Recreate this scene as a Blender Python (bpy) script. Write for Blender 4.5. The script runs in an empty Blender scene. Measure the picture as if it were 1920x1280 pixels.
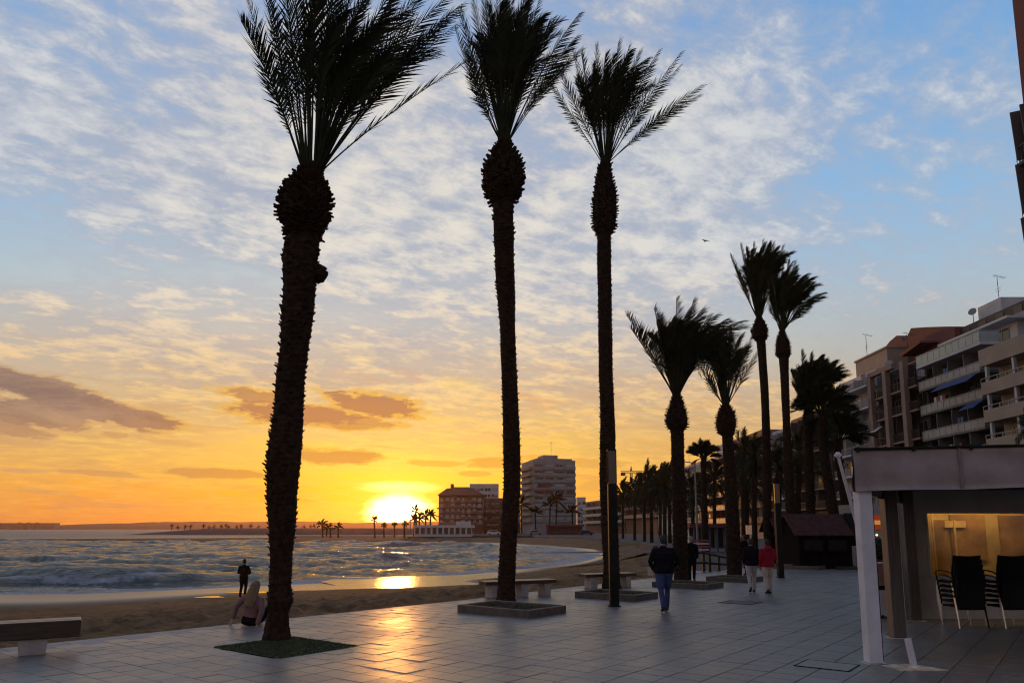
import bpy, bmesh, math, random
import numpy as np
from mathutils import Vector, Matrix
R = math.radians
SC = bpy.context.scene
COL = SC.collection
random.seed(7)
RNG = np.random.default_rng(11)

# ------------------------------------------------------------------ camera
F, CAMH = 1400.0, 2.0
PPY = 787.0                       # row of the optical axis: the photo is a crop, so the lens is shifted
PITCH = math.atan((990 - PPY) / F)
cam_d = bpy.data.cameras.new('camera')
cam = bpy.data.objects.new('camera', cam_d)
COL.objects.link(cam)
cam.location = (0, 0, CAMH)
cam.rotation_euler = (R(90) + PITCH, 0, 0)
cam_d.sensor_width = 36.0
cam_d.lens = F / 1920 * 36.0
cam_d.shift_y = (PPY - 640) / 1920
cam_d.clip_start = 0.1
cam_d.clip_end = 9000
SC.camera = cam
cs, sn = math.cos(PITCH), math.sin(PITCH)

def ray(x, y):
    Yc = -(y - PPY) / F
    return Vector(((x - 960) / F, cs - Yc * sn, sn + Yc * cs))
def gnd(x, y, z=0.0):
    d = ray(x, y); t = (z - CAMH) / d.z
    return Vector((d.x * t, d.y * t, z))
def atY(x, y, Y):
    d = ray(x, y); t = Y / d.y
    return Vector((d.x * t, Y, CAMH + d.z * t))
def azel(x, y):
    d = ray(x, y).normalized()
    return math.degrees(math.atan2(d.x, d.y)), math.degrees(math.asin(d.z))

SUN_AZ, SUN_EL = azel(748, 957)

# ------------------------------------------------------------------ view
SC.view_settings.view_transform = 'Standard'
SC.view_settings.look = 'None'
SC.view_settings.exposure = 0.0
SC.view_settings.gamma = 1.0
SC.view_settings.use_curve_mapping = False
SC.cycles.use_denoising = True
SC.cycles.max_bounces = 6
SC.cycles.filter_width = 1.15
SC.cycles.sample_clamp_indirect = 4.0

# ------------------------------------------------------------------ node helpers
class G:
    """small expression builder on a node tree"""
    def __init__(s, nt): s.nt = nt
    def n(s, typ, **kw):
        nd = s.nt.nodes.new(typ)
        for k, v in kw.items(): setattr(nd, k, v)
        return nd
    def put(s, sock, v):
        if isinstance(v, bpy.types.NodeSocket): s.nt.links.new(v, sock)
        elif v is not None: sock.default_value = v
    def m(s, op, a, b=None, c=None, clamp=False):
        nd = s.n('ShaderNodeMath', operation=op); nd.use_clamp = clamp
        s.put(nd.inputs[0], a)
        if b is not None: s.put(nd.inputs[1], b)
        if c is not None: s.put(nd.inputs[2], c)
        return nd.outputs[0]
    def mr(s, v, a, b, c=0.0, d=1.0, smooth=True):
        nd = s.n('ShaderNodeMapRange'); nd.clamp = True
        nd.interpolation_type = 'SMOOTHSTEP' if smooth else 'LINEAR'
        s.put(nd.inputs['Value'], v)
        for k, x in zip(('From Min', 'From Max', 'To Min', 'To Max'), (a, b, c, d)): s.put(nd.inputs[k], x)
        return nd.outputs[0]
    def mix(s, f, a, b, mode='MIX'):
        nd = s.n('ShaderNodeMix', data_type='RGBA', blend_type=mode); nd.clamp_factor = True
        s.put(nd.inputs[0], f)
        for i, v in ((6, a), (7, b)):
            if isinstance(v, tuple) and len(v) == 3: v = (*v, 1)
            s.put(nd.inputs[i], v)
        return nd.outputs[2]
    def xyz(s, x, y, z=0.0):
        nd = s.n('ShaderNodeCombineXYZ')
        for i, v in enumerate((x, y, z)): s.put(nd.inputs[i], v)
        return nd.outputs[0]
    def noise(s, vec, scale, detail=4.0, rough=0.55, dist=0.0):
        nd = s.n('ShaderNodeTexNoise'); s.put(nd.inputs['Vector'], vec)
        nd.inputs['Scale'].default_value = scale; nd.inputs['Detail'].default_value = detail
        nd.inputs['Roughness'].default_value = rough; nd.inputs['Distortion'].default_value = dist
        return nd.outputs['Fac']
    def ramp(s, v, stops):
        nd = s.n('ShaderNodeValToRGB'); s.put(nd.inputs[0], v)
        cr = nd.color_ramp
        while len(cr.elements) < len(stops): cr.elements.new(0.5)
        for e, (p, c) in zip(cr.elements, stops):
            e.position = p
        for e, (p, c) in zip(cr.elements, stops):
            e.position = p; e.color = (*c, 1) if len(c) == 3 else c
        return nd.outputs[0]

# ------------------------------------------------------------------ world: sunset sky
world = bpy.data.worlds.new('World'); SC.world = world
world.use_nodes = True
wt = world.node_tree; wt.nodes.clear(); g = G(wt)
tc = g.n('ShaderNodeTexCoord')
sep = g.n('ShaderNodeSeparateXYZ'); wt.links.new(tc.outputs['Generated'], sep.inputs[0])
dx, dy, dz = sep.outputs
EL = g.m('MULTIPLY', g.m('ARCSINE', dz), 57.29578)
AZ = g.m('MULTIPLY', g.m('ARCTAN2', dx, dy), 57.29578)
RA = g.m('SUBTRACT', AZ, SUN_AZ)                 # azimuth from the sun
DA = g.m('ABSOLUTE', RA)
ELN = g.mr(EL, 0, 70, 0, 1, smooth=False)
def stops(l): return [(e / 70.0, c) for e, c in l]
sun_ramp = g.ramp(ELN, stops([(0, (1.0, .235, .004)), (1.6, (1.0, .33, .004)), (4, (.98, .48, .02)), (7.5, (.88, .54, .13)),
    (11.6, (.76, .59, .33)), (15.7, (.58, .58, .52)), (20, (.44, .53, .60)), (27, (.29, .45, .69)), (38, (.22, .37, .65)), (52, (.12, .22, .44)), (70, (.07, .14, .30))]))
side_ramp = g.ramp(ELN, stops([(0, (.90, .25, .05)), (2.5, (.88, .33, .045)), (5, (.76, .38, .10)), (8, (.54, .40, .25)),
    (12, (.44, .44, .42)), (16, (.39, .50, .58)), (21, (.28, .48, .71)), (29, (.19, .40, .70)), (39, (.145, .32, .62)), (52, (.08, .18, .42)), (70, (.04, .10, .26))]))
anti_ramp = g.ramp(ELN, stops([(0, (.15, .13, .19)), (8, (.16, .145, .22)), (20, (.13, .15, .25)), (38, (.09, .13, .25)), (60, (.05, .09, .22))]))
left_bias = g.mr(RA, -30, 30, 1.0, 1.0)
base = g.mix(g.mr(DA, 6, 38), sun_ramp, side_ramp)
base = g.mix(g.mr(DA, 60, 140), base, anti_ramp)
# physical dusk sky underneath
sky = g.n('ShaderNodeTexSky', sky_type='NISHITA')
sky.sun_disc = False
sky.sun_elevation = R(SUN_EL); sky.sun_rotation = R(SUN_AZ)
nish = g.mix(1.0, (0, 0, 0), sky.outputs[0])
nishs = g.n('ShaderNodeVectorMath', operation='SCALE'); wt.links.new(nish, nishs.inputs[0]); nishs.inputs['Scale'].default_value = 0.02
base = g.mix(1.0, base, nishs.outputs[0], 'ADD')
# high broken cloud, on a flat layer overhead
den = g.m('ADD', g.m('MAXIMUM', dz, 0.0), 0.16)
cx, cy = g.m('DIVIDE', dx, den), g.m('DIVIDE', dy, den)
rot = 0.55
ux = g.m('ADD', g.m('MULTIPLY', cx, math.cos(rot)), g.m('MULTIPLY', cy, math.sin(rot)))
uy = g.m('SUBTRACT', g.m('MULTIPLY', cy, math.cos(rot)), g.m('MULTIPLY', cx, math.sin(rot)))
cp = g.xyz(g.m('MULTIPLY', ux, 0.72), uy, 3.7)
n_big = g.noise(cp, 1.15, 3, 0.5, 0.2)
n_mid = g.noise(cp, 4.2, 6, 0.60, 0.15)
n_fine = g.noise(cp, 13.0, 6, 0.66, 0.2)
cov = g.m('ADD', g.m('MULTIPLY', n_big, 0.75), g.m('ADD', g.m('MULTIPLY', n_mid, 0.55), g.m('MULTIPLY', n_fine, 0.45)))
bias = g.m('ADD', g.mr(RA, 10, 42, 0.05, -0.05), g.mr(EL, 22, 42, 0.0, -0.085))
bias = g.m('ADD', bias, g.mr(RA, -40, -5, -0.03, 0.03))
cov = g.m('ADD', cov, bias)
veil = g.mr(cov, 0.70, 0.97)
lit = g.mr(g.m('ADD', g.m('MULTIPLY', n_mid, 0.45), g.m('MULTIPLY', n_fine, 0.65)), 0.44, 0.70)
lit = g.m('MULTIPLY', lit, g.mr(cov, 0.78, 0.98))
near_sun = g.mr(DA, 45, 5)
col_shade = g.mix(g.mr(EL, 5, 18), (.60, .38, .19), (.41, .44, .53))
col_lit_hi = g.mix(near_sun, (.66, .69, .73), (.85, .77, .65))
col_lit = g.mix(g.mr(EL, 5, 21), (1.0, .60, .16), col_lit_hi)
cl_col = g.mix(lit, col_shade, col_lit)
base = g.mix(g.m('MULTIPLY', veil, g.mr(EL, 3, 11, 0.35, 0.84)), base, cl_col)
# low streaks of lit and dull cloud near the horizon
sp_ = g.xyz(g.m('MULTIPLY', AZ, 0.055), g.m('ADD', g.m('MULTIPLY', EL, 0.42), g.m('MULTIPLY', AZ, 0.018)), 1.3)
st1 = g.noise(sp_, 1.6, 6, 0.6, 0.5)
low = g.mr(EL, 15, 7)
base = g.mix(g.m('MULTIPLY', g.mr(st1, 0.52, 0.66), g.m('MULTIPLY', low, 0.42)), base, g.mix(g.mr(DA, 25, 4), (.62, .33, .13), (.98, .66, .06)))
base = g.mix(g.m('MULTIPLY', g.mr(st1, 0.46, 0.34), g.m('MULTIPLY', low, 0.32)), base, g.mix(g.mr(DA, 25, 4), (.45, .28, .19), (.86, .27, .03)))
# glow round the sun behind thin cloud
rs = g.m('SQRT', g.m('ADD', g.m('POWER', g.m('MULTIPLY', RA, 0.72), 2.0), g.m('POWER', g.m('MULTIPLY', g.m('SUBTRACT', EL, SUN_EL), 1.0), 2.0)))
halo = g.m('EXPONENT', g.m('MULTIPLY', rs, -0.40))
halo2 = g.m('EXPONENT', g.m('MULTIPLY', g.m('POWER', rs, 2.0), -0.022))
def addcol(b, fac, c):
    return g.mix(fac, b, g.mix(1.0, b, c, 'ADD'))
base = addcol(base, g.m('MULTIPLY', halo2, 1.0), (.12, .10, .0))
base = addcol(base, halo, (.75, .50, .015))
# separate dark cloud banks
wrp = g.xyz(g.m('MULTIPLY', AZ, 0.22), g.m('MULTIPLY', EL, 0.75), 5.1)
w1 = g.m('SUBTRACT', g.noise(wrp, 1.0, 5, 0.62, 0.3), 0.5)
w2 = g.m('SUBTRACT', g.noise(wrp, 3.1, 7, 0.68, 0.5), 0.5)
dark = None
for (px, py, a, b, tilt, amt) in [
        (110, 742, 205, 30, 14, .95), (250, 782, 110, 19, 8, .95), (40, 772, 120, 30, 6, .9), (25, 806, 75, 16, 8, .8), (20, 826, 70, 8, 3, .5),
        (490, 742, 80, 15, 4, .9), (560, 776, 150, 26, 3, .95), (700, 757, 115, 28, 6, .95), (640, 790, 120, 18, 2, .85),
        (628, 857, 100, 17, 0, .85), (395, 886, 108, 11, 0, .85), (185, 886, 66, 7, 2, .75), (940, 868, 70, 12, 0, .7),
        (1125, 868, 66, 11, 4, .65), (1112, 912, 36, 15, 0, .6), (895, 888, 34, 6, 0, .55), (40, 882, 42, 5, 0, .55),
        (150, 799, 24, 7, 0, .7), (216, 815, 36, 7, 2, .7), (1010, 858, 40, 7, 0, .5), (820, 868, 60, 6, 0, .35)]:
    a0, e0 = azel(px, py)
    ra, re = a / 24.4, b / 24.4
    ct, st = math.cos(R(tilt)), math.sin(R(tilt))
    x_ = g.m('SUBTRACT', AZ, a0); y_ = g.m('SUBTRACT', EL, e0)
    xx = g.m('SUBTRACT', g.m('MULTIPLY', x_, ct / ra), g.m('MULTIPLY', y_, st / ra))
    yy = g.m('ADD', g.m('MULTIPLY', x_, st / re), g.m('MULTIPLY', y_, ct / re))
    q = g.m('ADD', g.m('MULTIPLY', xx, xx), g.m('MULTIPLY', yy, yy))
    q = g.m('SUBTRACT', 1.0, g.m('SQRT', q))
    q = g.m('ADD', q, g.m('ADD', g.m('MULTIPLY', w1, 1.15), g.m('MULTIPLY', w2, 1.25)))
    mk = g.mr(q, -0.02, 0.36, 0.0, amt)
    dark = mk if dark is None else g.m('MAXIMUM', dark, mk)
dk_body = g.mix(g.mr(g.m('ADD', w1, g.m('MULTIPLY', w2, .6)), -.2, .25), (.215, .14, .13), (.40, .25, .18))
dcol = g.mix(g.m('MULTIPLY', g.mr(DA, 24, 8), g.mr(g.m('ADD', EL, g.m('MULTIPLY', w2, 3.0)), 11.2, 8.6, 0.35, 1.0)), dk_body, (.50, .20, .10))
dcol = g.mix(g.mr(EL, 8.0, 4.0, 0.0, 0.6), dcol, (.72, .25, .05))
rim = g.m('MULTIPLY', g.m('MULTIPLY', dark, g.m('SUBTRACT', 1.0, dark)), g.mr(DA, 34, 8, 1.1, 2.6))
base = g.mix(dark, base, dcol)
base = g.mix(rim, base, g.mix(g.mr(DA, 30, 8), (.80, .50, .24), (1.0, .55, .06)))
# the sun itself, blurred by cloud: a bright disc with a soft rim and a bar of light over it
rc = g.m('SQRT', g.m('ADD', g.m('POWER', g.m('MULTIPLY', RA, 0.55), 2.0), g.m('POWER', g.m('SUBTRACT', EL, SUN_EL - 0.1), 2.0)))
core = g.mr(g.m('ADD', rc, g.m('MULTIPLY', w2, 0.9)), 1.65, 0.55)
bar_r = g.m('SQRT', g.m('ADD', g.m('POWER', g.m('MULTIPLY', RA, 0.40), 2.0), g.m('POWER', g.m('MULTIPLY', g.m('SUBTRACT', EL, SUN_EL + 1.75), 2.4), 2.0)))
bar = g.mr(g.m('ADD', bar_r, g.m('MULTIPLY', w2, 0.7)), 1.5, 0.3)
base = addcol(base, g.m('MULTIPLY', bar, 0.9), (1.0, .8, .35))
base = addcol(base, core, (6.5, 4.4, 1.7))
# below the horizon: dull reflected ground light
base = g.mix(g.mr(EL, 0.0, -1.5), base, g.mix(g.mr(DA, 20, 90), (.35, .16, .07), (.10, .09, .10)))
bg = g.n('ShaderNodeBackground'); wt.links.new(base, bg.inputs[0]); bg.inputs[1].default_value = 1.0
out = g.n('ShaderNodeOutputWorld'); wt.links.new(bg.outputs[0], out.inputs[0])

# ------------------------------------------------------------------ sun lamp
sd = bpy.data.lights.new('sun', 'SUN'); sd.energy = 1.1; sd.angle = R(1.8); sd.color = (1.0, 0.40, 0.08)
sun = bpy.data.objects.new('sun', sd); COL.objects.link(sun)
sdir = Vector((math.sin(R(SUN_AZ)) * math.cos(R(SUN_EL)), math.cos(R(SUN_AZ)) * math.cos(R(SUN_EL)), math.sin(R(SUN_EL))))
sun.rotation_euler = (-sdir).to_track_quat('-Z', 'Y').to_euler()

# ------------------------------------------------------------------ materials
MATS = {}
def mat(name, col, rough=0.7, metal=0.0, var=0.25, scale=6.0, bump=0.0, bscale=40.0, emit=None, estr=1.0, spec=0.5, stretch=None, col2=None, detail=5):
    if name in MATS: return MATS[name]
    m = bpy.data.materials.new(name); m.use_nodes = True
    nt = m.node_tree; b = nt.nodes['Principled BSDF']; q = G(nt)
    t = q.n('ShaderNodeTexCoord'); v = t.outputs['Object']
    if stretch:
        mp = q.n('ShaderNodeMapping'); nt.links.new(v, mp.inputs[0]); mp.inputs['Scale'].default_value = stretch; v = mp.outputs[0]
    nz = q.noise(v, scale, detail, 0.6)
    c2 = col2 or tuple(c * (1 - var) for c in col)
    c1 = tuple(min(1, c * (1 + var * 0.6)) for c in col)
    nt.links.new(q.mix(q.mr(nz, 0.3, 0.7), c2, c1), b.inputs['Base Color'])
    b.inputs['Roughness'].default_value = rough; b.inputs['Metallic'].default_value = metal
    b.inputs['Specular IOR Level'].default_value = spec
    if bump:
        bp = q.n('ShaderNodeBump'); bp.inputs['Strength'].default_value = bump; bp.inputs['Distance'].default_value = 0.02
        nt.links.new(q.noise(v, bscale, 6, 0.65), bp.inputs['Height']); nt.links.new(bp.outputs[0], b.inputs['Normal'])
    if emit:
        b.inputs['Emission Color'].default_value = (*emit, 1); b.inputs['Emission Strength'].default_value = estr
    MATS[name] = m
    return m

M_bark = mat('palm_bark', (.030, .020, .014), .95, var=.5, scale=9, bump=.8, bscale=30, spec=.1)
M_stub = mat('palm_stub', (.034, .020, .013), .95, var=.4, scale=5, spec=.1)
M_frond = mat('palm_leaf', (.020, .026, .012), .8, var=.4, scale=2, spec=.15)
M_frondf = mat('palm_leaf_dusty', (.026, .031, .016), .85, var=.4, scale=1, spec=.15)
M_wood = mat('bench_wood', (.040, .021, .012), .32, spec=.5, var=.45, scale=3, bump=.25, bscale=10, stretch=(1, 14, 14))
M_conc = mat('pale_concrete', (.34, .30, .27), .75, var=.2, scale=8, bump=.2, bscale=60)
M_kerb = mat('planter_stone', (.105, .082, .064), .8, var=.3, scale=5, bump=.3, bscale=50)
M_soil = mat('planter_soil', (.045, .03, .02), .95, var=.5, scale=10, bump=.8, bscale=20)
M_dsteel = mat('dark_steel', (.013, .014, .012), .7, spec=.12, metal=.0, var=.3, scale=5)
M_lens = mat('lamp_lens', (.05, .025, .015), .18, var=.2, scale=3, spec=1.0)
M_white = mat('white_cladding', (.58, .56, .60), .6, var=.12, scale=3)
M_alu = mat('aluminium', (.6, .6, .6), .3, metal=1.0, var=.1)
M_black = mat('black_weave', (.010, .010, .012), .8, var=.3, scale=60, bump=.5, bscale=90, spec=.2)
M_valance = mat('dusty_pink_canvas', (.30, .238, .225), .85, var=.2, scale=2.2, bump=.15, bscale=8)
M_dwood = mat('dark_post_wood', (.075, .055, .045), .7, var=.4, scale=4, stretch=(8, 8, 1))
M_glass = mat('window_glass', (.025, .027, .03), .12, var=.3, scale=.4, spec=.6)
M_rust = mat('rusty_plate', (.62, .54, .42), .7, var=.3, scale=5, col2=(.40, .26, .16))

def tile_material():
    m = bpy.data.materials.new('promenade_tile'); m.use_nodes = True
    nt = m.node_tree; b = nt.nodes['Principled BSDF']; q = G(nt)
    geo = q.n('ShaderNodeNewGeometry'); p = geo.outputs['Position']
    oi = q.n('ShaderNodeObjectInfo')
    n1 = q.noise(p, 0.55, 5, .6); n2 = q.noise(p, 7.0, 6, .65); n3 = q.noise(p, 60.0, 3, .6)
    a = q.n('ShaderNodeAttribute', attribute_name='tint'); tint = a.outputs['Fac']
    c = q.mix(q.mr(n1, .3, .7), (.168, .150, .128), (.235, .213, .186))
    c = q.mix(q.m('MULTIPLY', q.mr(n2, .50, .68), .55), c, (.115, .105, .10))
    c = q.mix(q.m('MULTIPLY', tint, .6), c, (.13, .12, .125))
    c = q.mix(q.m('MULTIPLY', oi.outputs['Random'], .42), c, (.12, .108, .11))
    vo = q.n('ShaderNodeTexVoronoi'); nt.links.new(p, vo.inputs['Vector']); vo.inputs['Scale'].default_value = 1.7
    spot = q.mr(vo.outputs['Distance'], .045, .03)
    c = q.mix(q.m('MULTIPLY', spot, .6), c, (.05, .045, .042))
    n4 = q.noise(p, 1.6, 5, .65, .6)
    c = q.mix(q.m('MULTIPLY', q.mr(n4, .56, .70), .35), c, (.12, .10, .085))
    nt.links.new(c, b.inputs['Base Color'])
    nt.links.new(q.m('ADD', q.mr(n1, .3, .75, .29, .42), q.m('MULTIPLY', n2, .14)), b.inputs['Roughness'])
    b.inputs['Specular IOR Level'].default_value = .55
    bp = q.n('ShaderNodeBump'); bp.inputs['Strength'].default_value = .18; bp.inputs['Distance'].default_value = .006
    nt.links.new(q.m('ADD', n2, q.m('MULTIPLY', n3, .5)), bp.inputs['Height']); nt.links.new(bp.outputs[0], b.inputs['Normal'])
    return m
M_tile = tile_material()
M_joint = mat('joint_mortar', (.045, .040, .036), .95, var=.3, scale=20)
M_pave = mat('pavement_grey', (.12, .105, .095), .9, spec=.15, var=.3, scale=1.2)

# ------------------------------------------------------------------ object helpers
class MB:
    def __init__(s): s.v = []; s.f = []
    def box(s, x0, x1, y0, y1, z0, z1):
        b = len(s.v)
        s.v += [(x0, y0, z0), (x1, y0, z0), (x1, y1, z0), (x0, y1, z0), (x0, y0, z1), (x1, y0, z1), (x1, y1, z1), (x0, y1, z1)]
        s.f += [tuple(b + i for i in q) for q in ((3, 2, 1, 0), (4, 5, 6, 7), (0, 1, 5, 4), (1, 2, 6, 5), (2, 3, 7, 6), (3, 0, 4, 7))]
        return s
    def poly(s, pts):
        b = len(s.v); s.v += [tuple(p) for p in pts]; s.f.append(tuple(range(b, b + len(pts)))); return s
    def prism(s, pts, axis_vec):
        """closed prism: polygon pts swept along axis_vec"""
        b = len(s.v); n = len(pts); a = Vector(axis_vec)
        s.v += [tuple(p) for p in pts] + [tuple(Vector(p) + a) for p in pts]
        s.f.append(tuple(range(b + n - 1, b - 1, -1))); s.f.append(tuple(range(b + n, b + 2 * n)))
        for i in range(n):
            j = (i + 1) % n; s.f.append((b + i, b + j, b + n + j, b + n + i))
        return s
    def tube(s, pts, rad, seg=8, cap=True, flat=1.0):
        pts = [Vector(p) for p in pts]; n = len(pts)
        if not isinstance(rad, (list, tuple)): rad = [rad] * n
        b0 = len(s.v); prev = None
        for i, p in enumerate(pts):
            t = (pts[min(i + 1, n - 1)] - pts[max(i - 1, 0)]).normalized()
            if prev is None:
                up = Vector((0, 0, 1)) if abs(t.z) < .9 else Vector((0, 1, 0))
                a = t.cross(up).normalized()
            else:
                a = (prev - t * prev.dot(t)).normalized()
            prev = a; c = t.cross(a)
            for k in range(seg):
                w = 2 * math.pi * k / seg
                s.v.append(tuple(p + a * math.cos(w) * rad[i] + c * math.sin(w) * rad[i] * flat))
        for i in range(n - 1):
            for k in range(seg):
                k2 = (k + 1) % seg
                s.f.append((b0 + i * seg + k, b0 + i * seg + k2, b0 + (i + 1) * seg + k2, b0 + (i + 1) * seg + k))
        if cap:
            s.f.append(tuple(b0 + k for k in range(seg - 1, -1, -1))); s.f.append(tuple(b0 + (n - 1) * seg + k for k in range(seg)))
        return s
    def rings(s, rs, seg=20):
        """stack of horizontal ellipses (cx, cy, z, rx, ry), closed"""
        b0 = len(s.v)
        for (x, y, z, rx, ry) in rs:
            for k in range(seg):
                w = 2 * math.pi * k / seg; s.v.append((x + rx * math.cos(w), y + ry * math.sin(w), z))
        for i in range(len(rs) - 1):
            for k in range(seg):
                k2 = (k + 1) % seg
                s.f.append((b0 + i * seg + k, b0 + i * seg + k2, b0 + (i + 1) * seg + k2, b0 + (i + 1) * seg + k))
        s.f.append(tuple(b0 + k for k in range(seg - 1, -1, -1))); s.f.append(tuple(b0 + (len(rs) - 1) * seg + k for k in range(seg)))
        return s
    def mesh(s, name):
        me = bpy.data.meshes.new(name); me.from_pydata(s.v, [], s.f); me.update(); return me
    def build(s, name, m, parent=None, smooth=False, bevel=0, loc=None, rot=None):
        return put(s.mesh(name), name, m, parent, smooth, bevel, loc, rot)

def put(me, name, m, parent=None, smooth=False, bevel=0, loc=None, rot=None):
    if m and not len(me.materials): me.materials.append(m)
    if smooth: me.shade_smooth()
    o = bpy.data.objects.new(name, me); COL.objects.link(o)
    if parent is not None: o.parent = parent
    if loc is not None: o.location = loc
    if rot is not None: o.rotation_euler = rot
    if bevel:
        b = o.modifiers.new('bevel', 'BEVEL'); b.width = bevel; b.segments = 2; b.limit_method = 'ANGLE'
    return o
def tag(o, label, cat, group=None, kind=None):
    o['label'] = label; o['category'] = cat
    if group: o['group'] = group
    if kind: o['kind'] = kind
    return o
def empty(name, loc, rz=0.0):
    o = bpy.data.objects.new(name, None); COL.objects.link(o); o.location = loc; o.rotation_euler = (0, 0, rz)
    o.empty_display_size = .2
    return o
def thing(name, label, cat, loc, rz=0.0, group=None):
    return tag(empty(name, loc, rz), label, cat, group)
def structure(o):
    o['kind'] = 'structure'; return o
def copy_tree(o, parent=None):
    c = o.copy(); COL.objects.link(c)
    if parent is not None: c.parent = parent
    for ch in list(o.children): copy_tree(ch, c)
    return c

# ------------------------------------------------------------------ numpy helpers
def vnoise(x, y, seed=0):
    """smooth value noise in 2-D, 0..1"""
    xi, yi = np.floor(x).astype(np.int64), np.floor(y).astype(np.int64)
    fx, fy = x - xi, y - yi
    fx = fx * fx * (3 - 2 * fx); fy = fy * fy * (3 - 2 * fy)
    def h(a, b):
        n = (a * 374761393 + b * 668265263 + seed * 974711) & 0x7fffffff
        n = ((n ^ (n >> 13)) * 1274126177) & 0x7fffffff
        return ((n ^ (n >> 16)) & 0xffff) / 65535.0
    return (h(xi, yi) * (1 - fx) + h(xi + 1, yi) * fx) * (1 - fy) + (h(xi, yi + 1) * (1 - fx) + h(xi + 1, yi + 1) * fx) * fy
def fbm(x, y, o=4, seed=0):
    s, a, t = 0, .5, 0
    for i in range(o):
        s = s + a * vnoise(x * 2 ** i, y * 2 ** i, seed + i); t += a; a *= .5
    return s / t
def seg_dist(P, poly, closed=False):
    d = np.full(len(P), 1e9); n = len(poly)
    for i in range(n if closed else n - 1):
        a = np.array(poly[i]); b = np.array(poly[(i + 1) % n]); e = b - a
        t = np.clip(((P - a) @ e) / (e @ e), 0, 1)
        d = np.minimum(d, np.hypot(*(P - a - t[:, None] * e).T))
    return d
def inside(P, poly):
    r = np.zeros(len(P), bool); n = len(poly); x, y = P[:, 0], P[:, 1]
    for i in range(n):
        x0, y0 = poly[i]; x1, y1 = poly[(i + 1) % n]
        if y0 == y1: continue
        c = ((y0 > y) != (y1 > y)) & (x < (x1 - x0) * (y - y0) / (y1 - y0) + x0)
        r ^= c
    return r
def grid_mesh(name, V, nu, nv, m, attr=None, smooth=True):
    idx = np.arange(nu * nv).reshape(nv, nu)
    q = np.stack([idx[:-1, :-1], idx[:-1, 1:], idx[1:, 1:], idx[1:, :-1]], -1).reshape(-1, 4)
    me = bpy.data.meshes.new(name)
    me.vertices.add(len(V)); me.vertices.foreach_set('co', V.astype(np.float32).ravel())
    me.loops.add(q.size); me.loops.foreach_set('vertex_index', q.astype(np.int32).ravel())
    me.polygons.add(len(q)); me.polygons.foreach_set('loop_start', np.arange(0, q.size, 4, dtype=np.int32))
    me.polygons.foreach_set('loop_total', np.full(len(q), 4, np.int32))
    me.update(calc_edges=True)
    if attr:
        for k, val in attr.items():
            a = me.attributes.new(k, 'FLOAT', 'POINT'); a.data.foreach_set('value', val.astype(np.float32))
    return put(me, name, m, smooth=smooth)

# ------------------------------------------------------------------ layout of land and water
U = Vector((math.sin(R(37.5)), math.cos(R(37.5)), 0)); V_ = Vector((U.y, -U.x, 0))      # along / across the promenade
SEA = -1.25
A = gnd(0, 1214); B = gnd(870, 1124)
ed = (B - A).normalized()
A0 = A - ed * 14
def w2(p): return (p.x, p.y)
EDGE = [w2(A0), w2(A), w2(B), w2(gnd(1060, 1101)), w2(gnd(1228, 1082)), w2(gnd(1300, 1069)), (13.5, 70), (17, 115), (14.5, 160), (6, 178), (-25, 181)]
LAND = EDGE + [(-25, 215), (-5, 300), (60, 480), (260, 480), (260, -30), (-30, -30)]
SHORE_PX = [(-700, 1142), (-350, 1128), (0, 1113), (150, 1112), (300, 1106), (480, 1098), (600, 1092), (760, 1086), (930, 1071), (1040, 1060), (1100, 1050), (1132, 1041), (1095, 1031), (1000, 1024), (880, 1018), (760, 1016.5)]
SHORE = [w2(gnd(x, y, SEA)) for x, y in SHORE_PX]
SEAPOLY = SHORE + [(-3000, 900), (-3000, -200)]
RUNNEL = [w2(gnd(x, y, -1.17)) for x, y in [(455, 1102), (530, 1099), (640, 1096), (615, 1090), (650, 1081), (700, 1083), (790, 1080), (930, 1077), (925, 1083), (860, 1088), (880, 1093), (935, 1098), (840, 1099), (735, 1102), (660, 1104), (560, 1106), (480, 1107)]]

def beach_height(P):
    dl = seg_dist(P, EDGE); dsh = seg_dist(P, SHORE)
    insea = inside(P, SEAPOLY); inland = inside(P, LAND)
    r = dl / (dl + dsh + 1e-6)
    prof = np.interp(r, [0, .08, .25, .45, .62, .8, 1], [-.05, -.12, -.45, -.88, -1.07, -1.12, SEA - .02])
    far = np.clip((P[:, 1] - 60) / 60, 0, 1)
    z = prof
    ft = np.clip(1.15 - r * 1.9, 0, 1)
    rough = (fbm(P[:, 0] * .9, P[:, 1] * 1.1, 3, 3) - .5) * .42 + (fbm(P[:, 0] * 2.6, P[:, 1] * 2.4, 2, 9) - .5) * .36
    z = z + rough * ft * (1 - far * .7) * np.clip(dl / 1.2, .15, 1)
    z = z + (fbm(P[:, 0] * .12, P[:, 1] * .12, 2, 21) - .5) * .10 * np.clip(r * 3, 0, 1) * np.clip((1 - r) * 4, 0, 1)
    dr = seg_dist(P, RUNNEL, True); ir = inside(P, RUNNEL)
    sd_ = np.where(ir, dr, -dr)
    z = np.where(sd_ > -1.5, z + (np.clip(-1.205 - z, -.3, 0)) * np.clip((sd_ + .9 + (fbm(P[:, 0] * .5, P[:, 1] * .5, 3, 5) - .5) * 1.2) / .9, 0, 1), z)
    z = np.where(insea, SEA - .02 - np.minimum(dsh * .07, 2.0), z)
    z = np.where(inland, np.where(dl > .35, -.6, -.16), z)
    wet = np.clip((r - .62) / .2, 0, 1)
    wet = np.maximum(wet, np.clip((sd_ + 2.2) / 2.2, 0, 1) * .9)
    wet = np.where(insea, 1, wet)
    return z, wet

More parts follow.
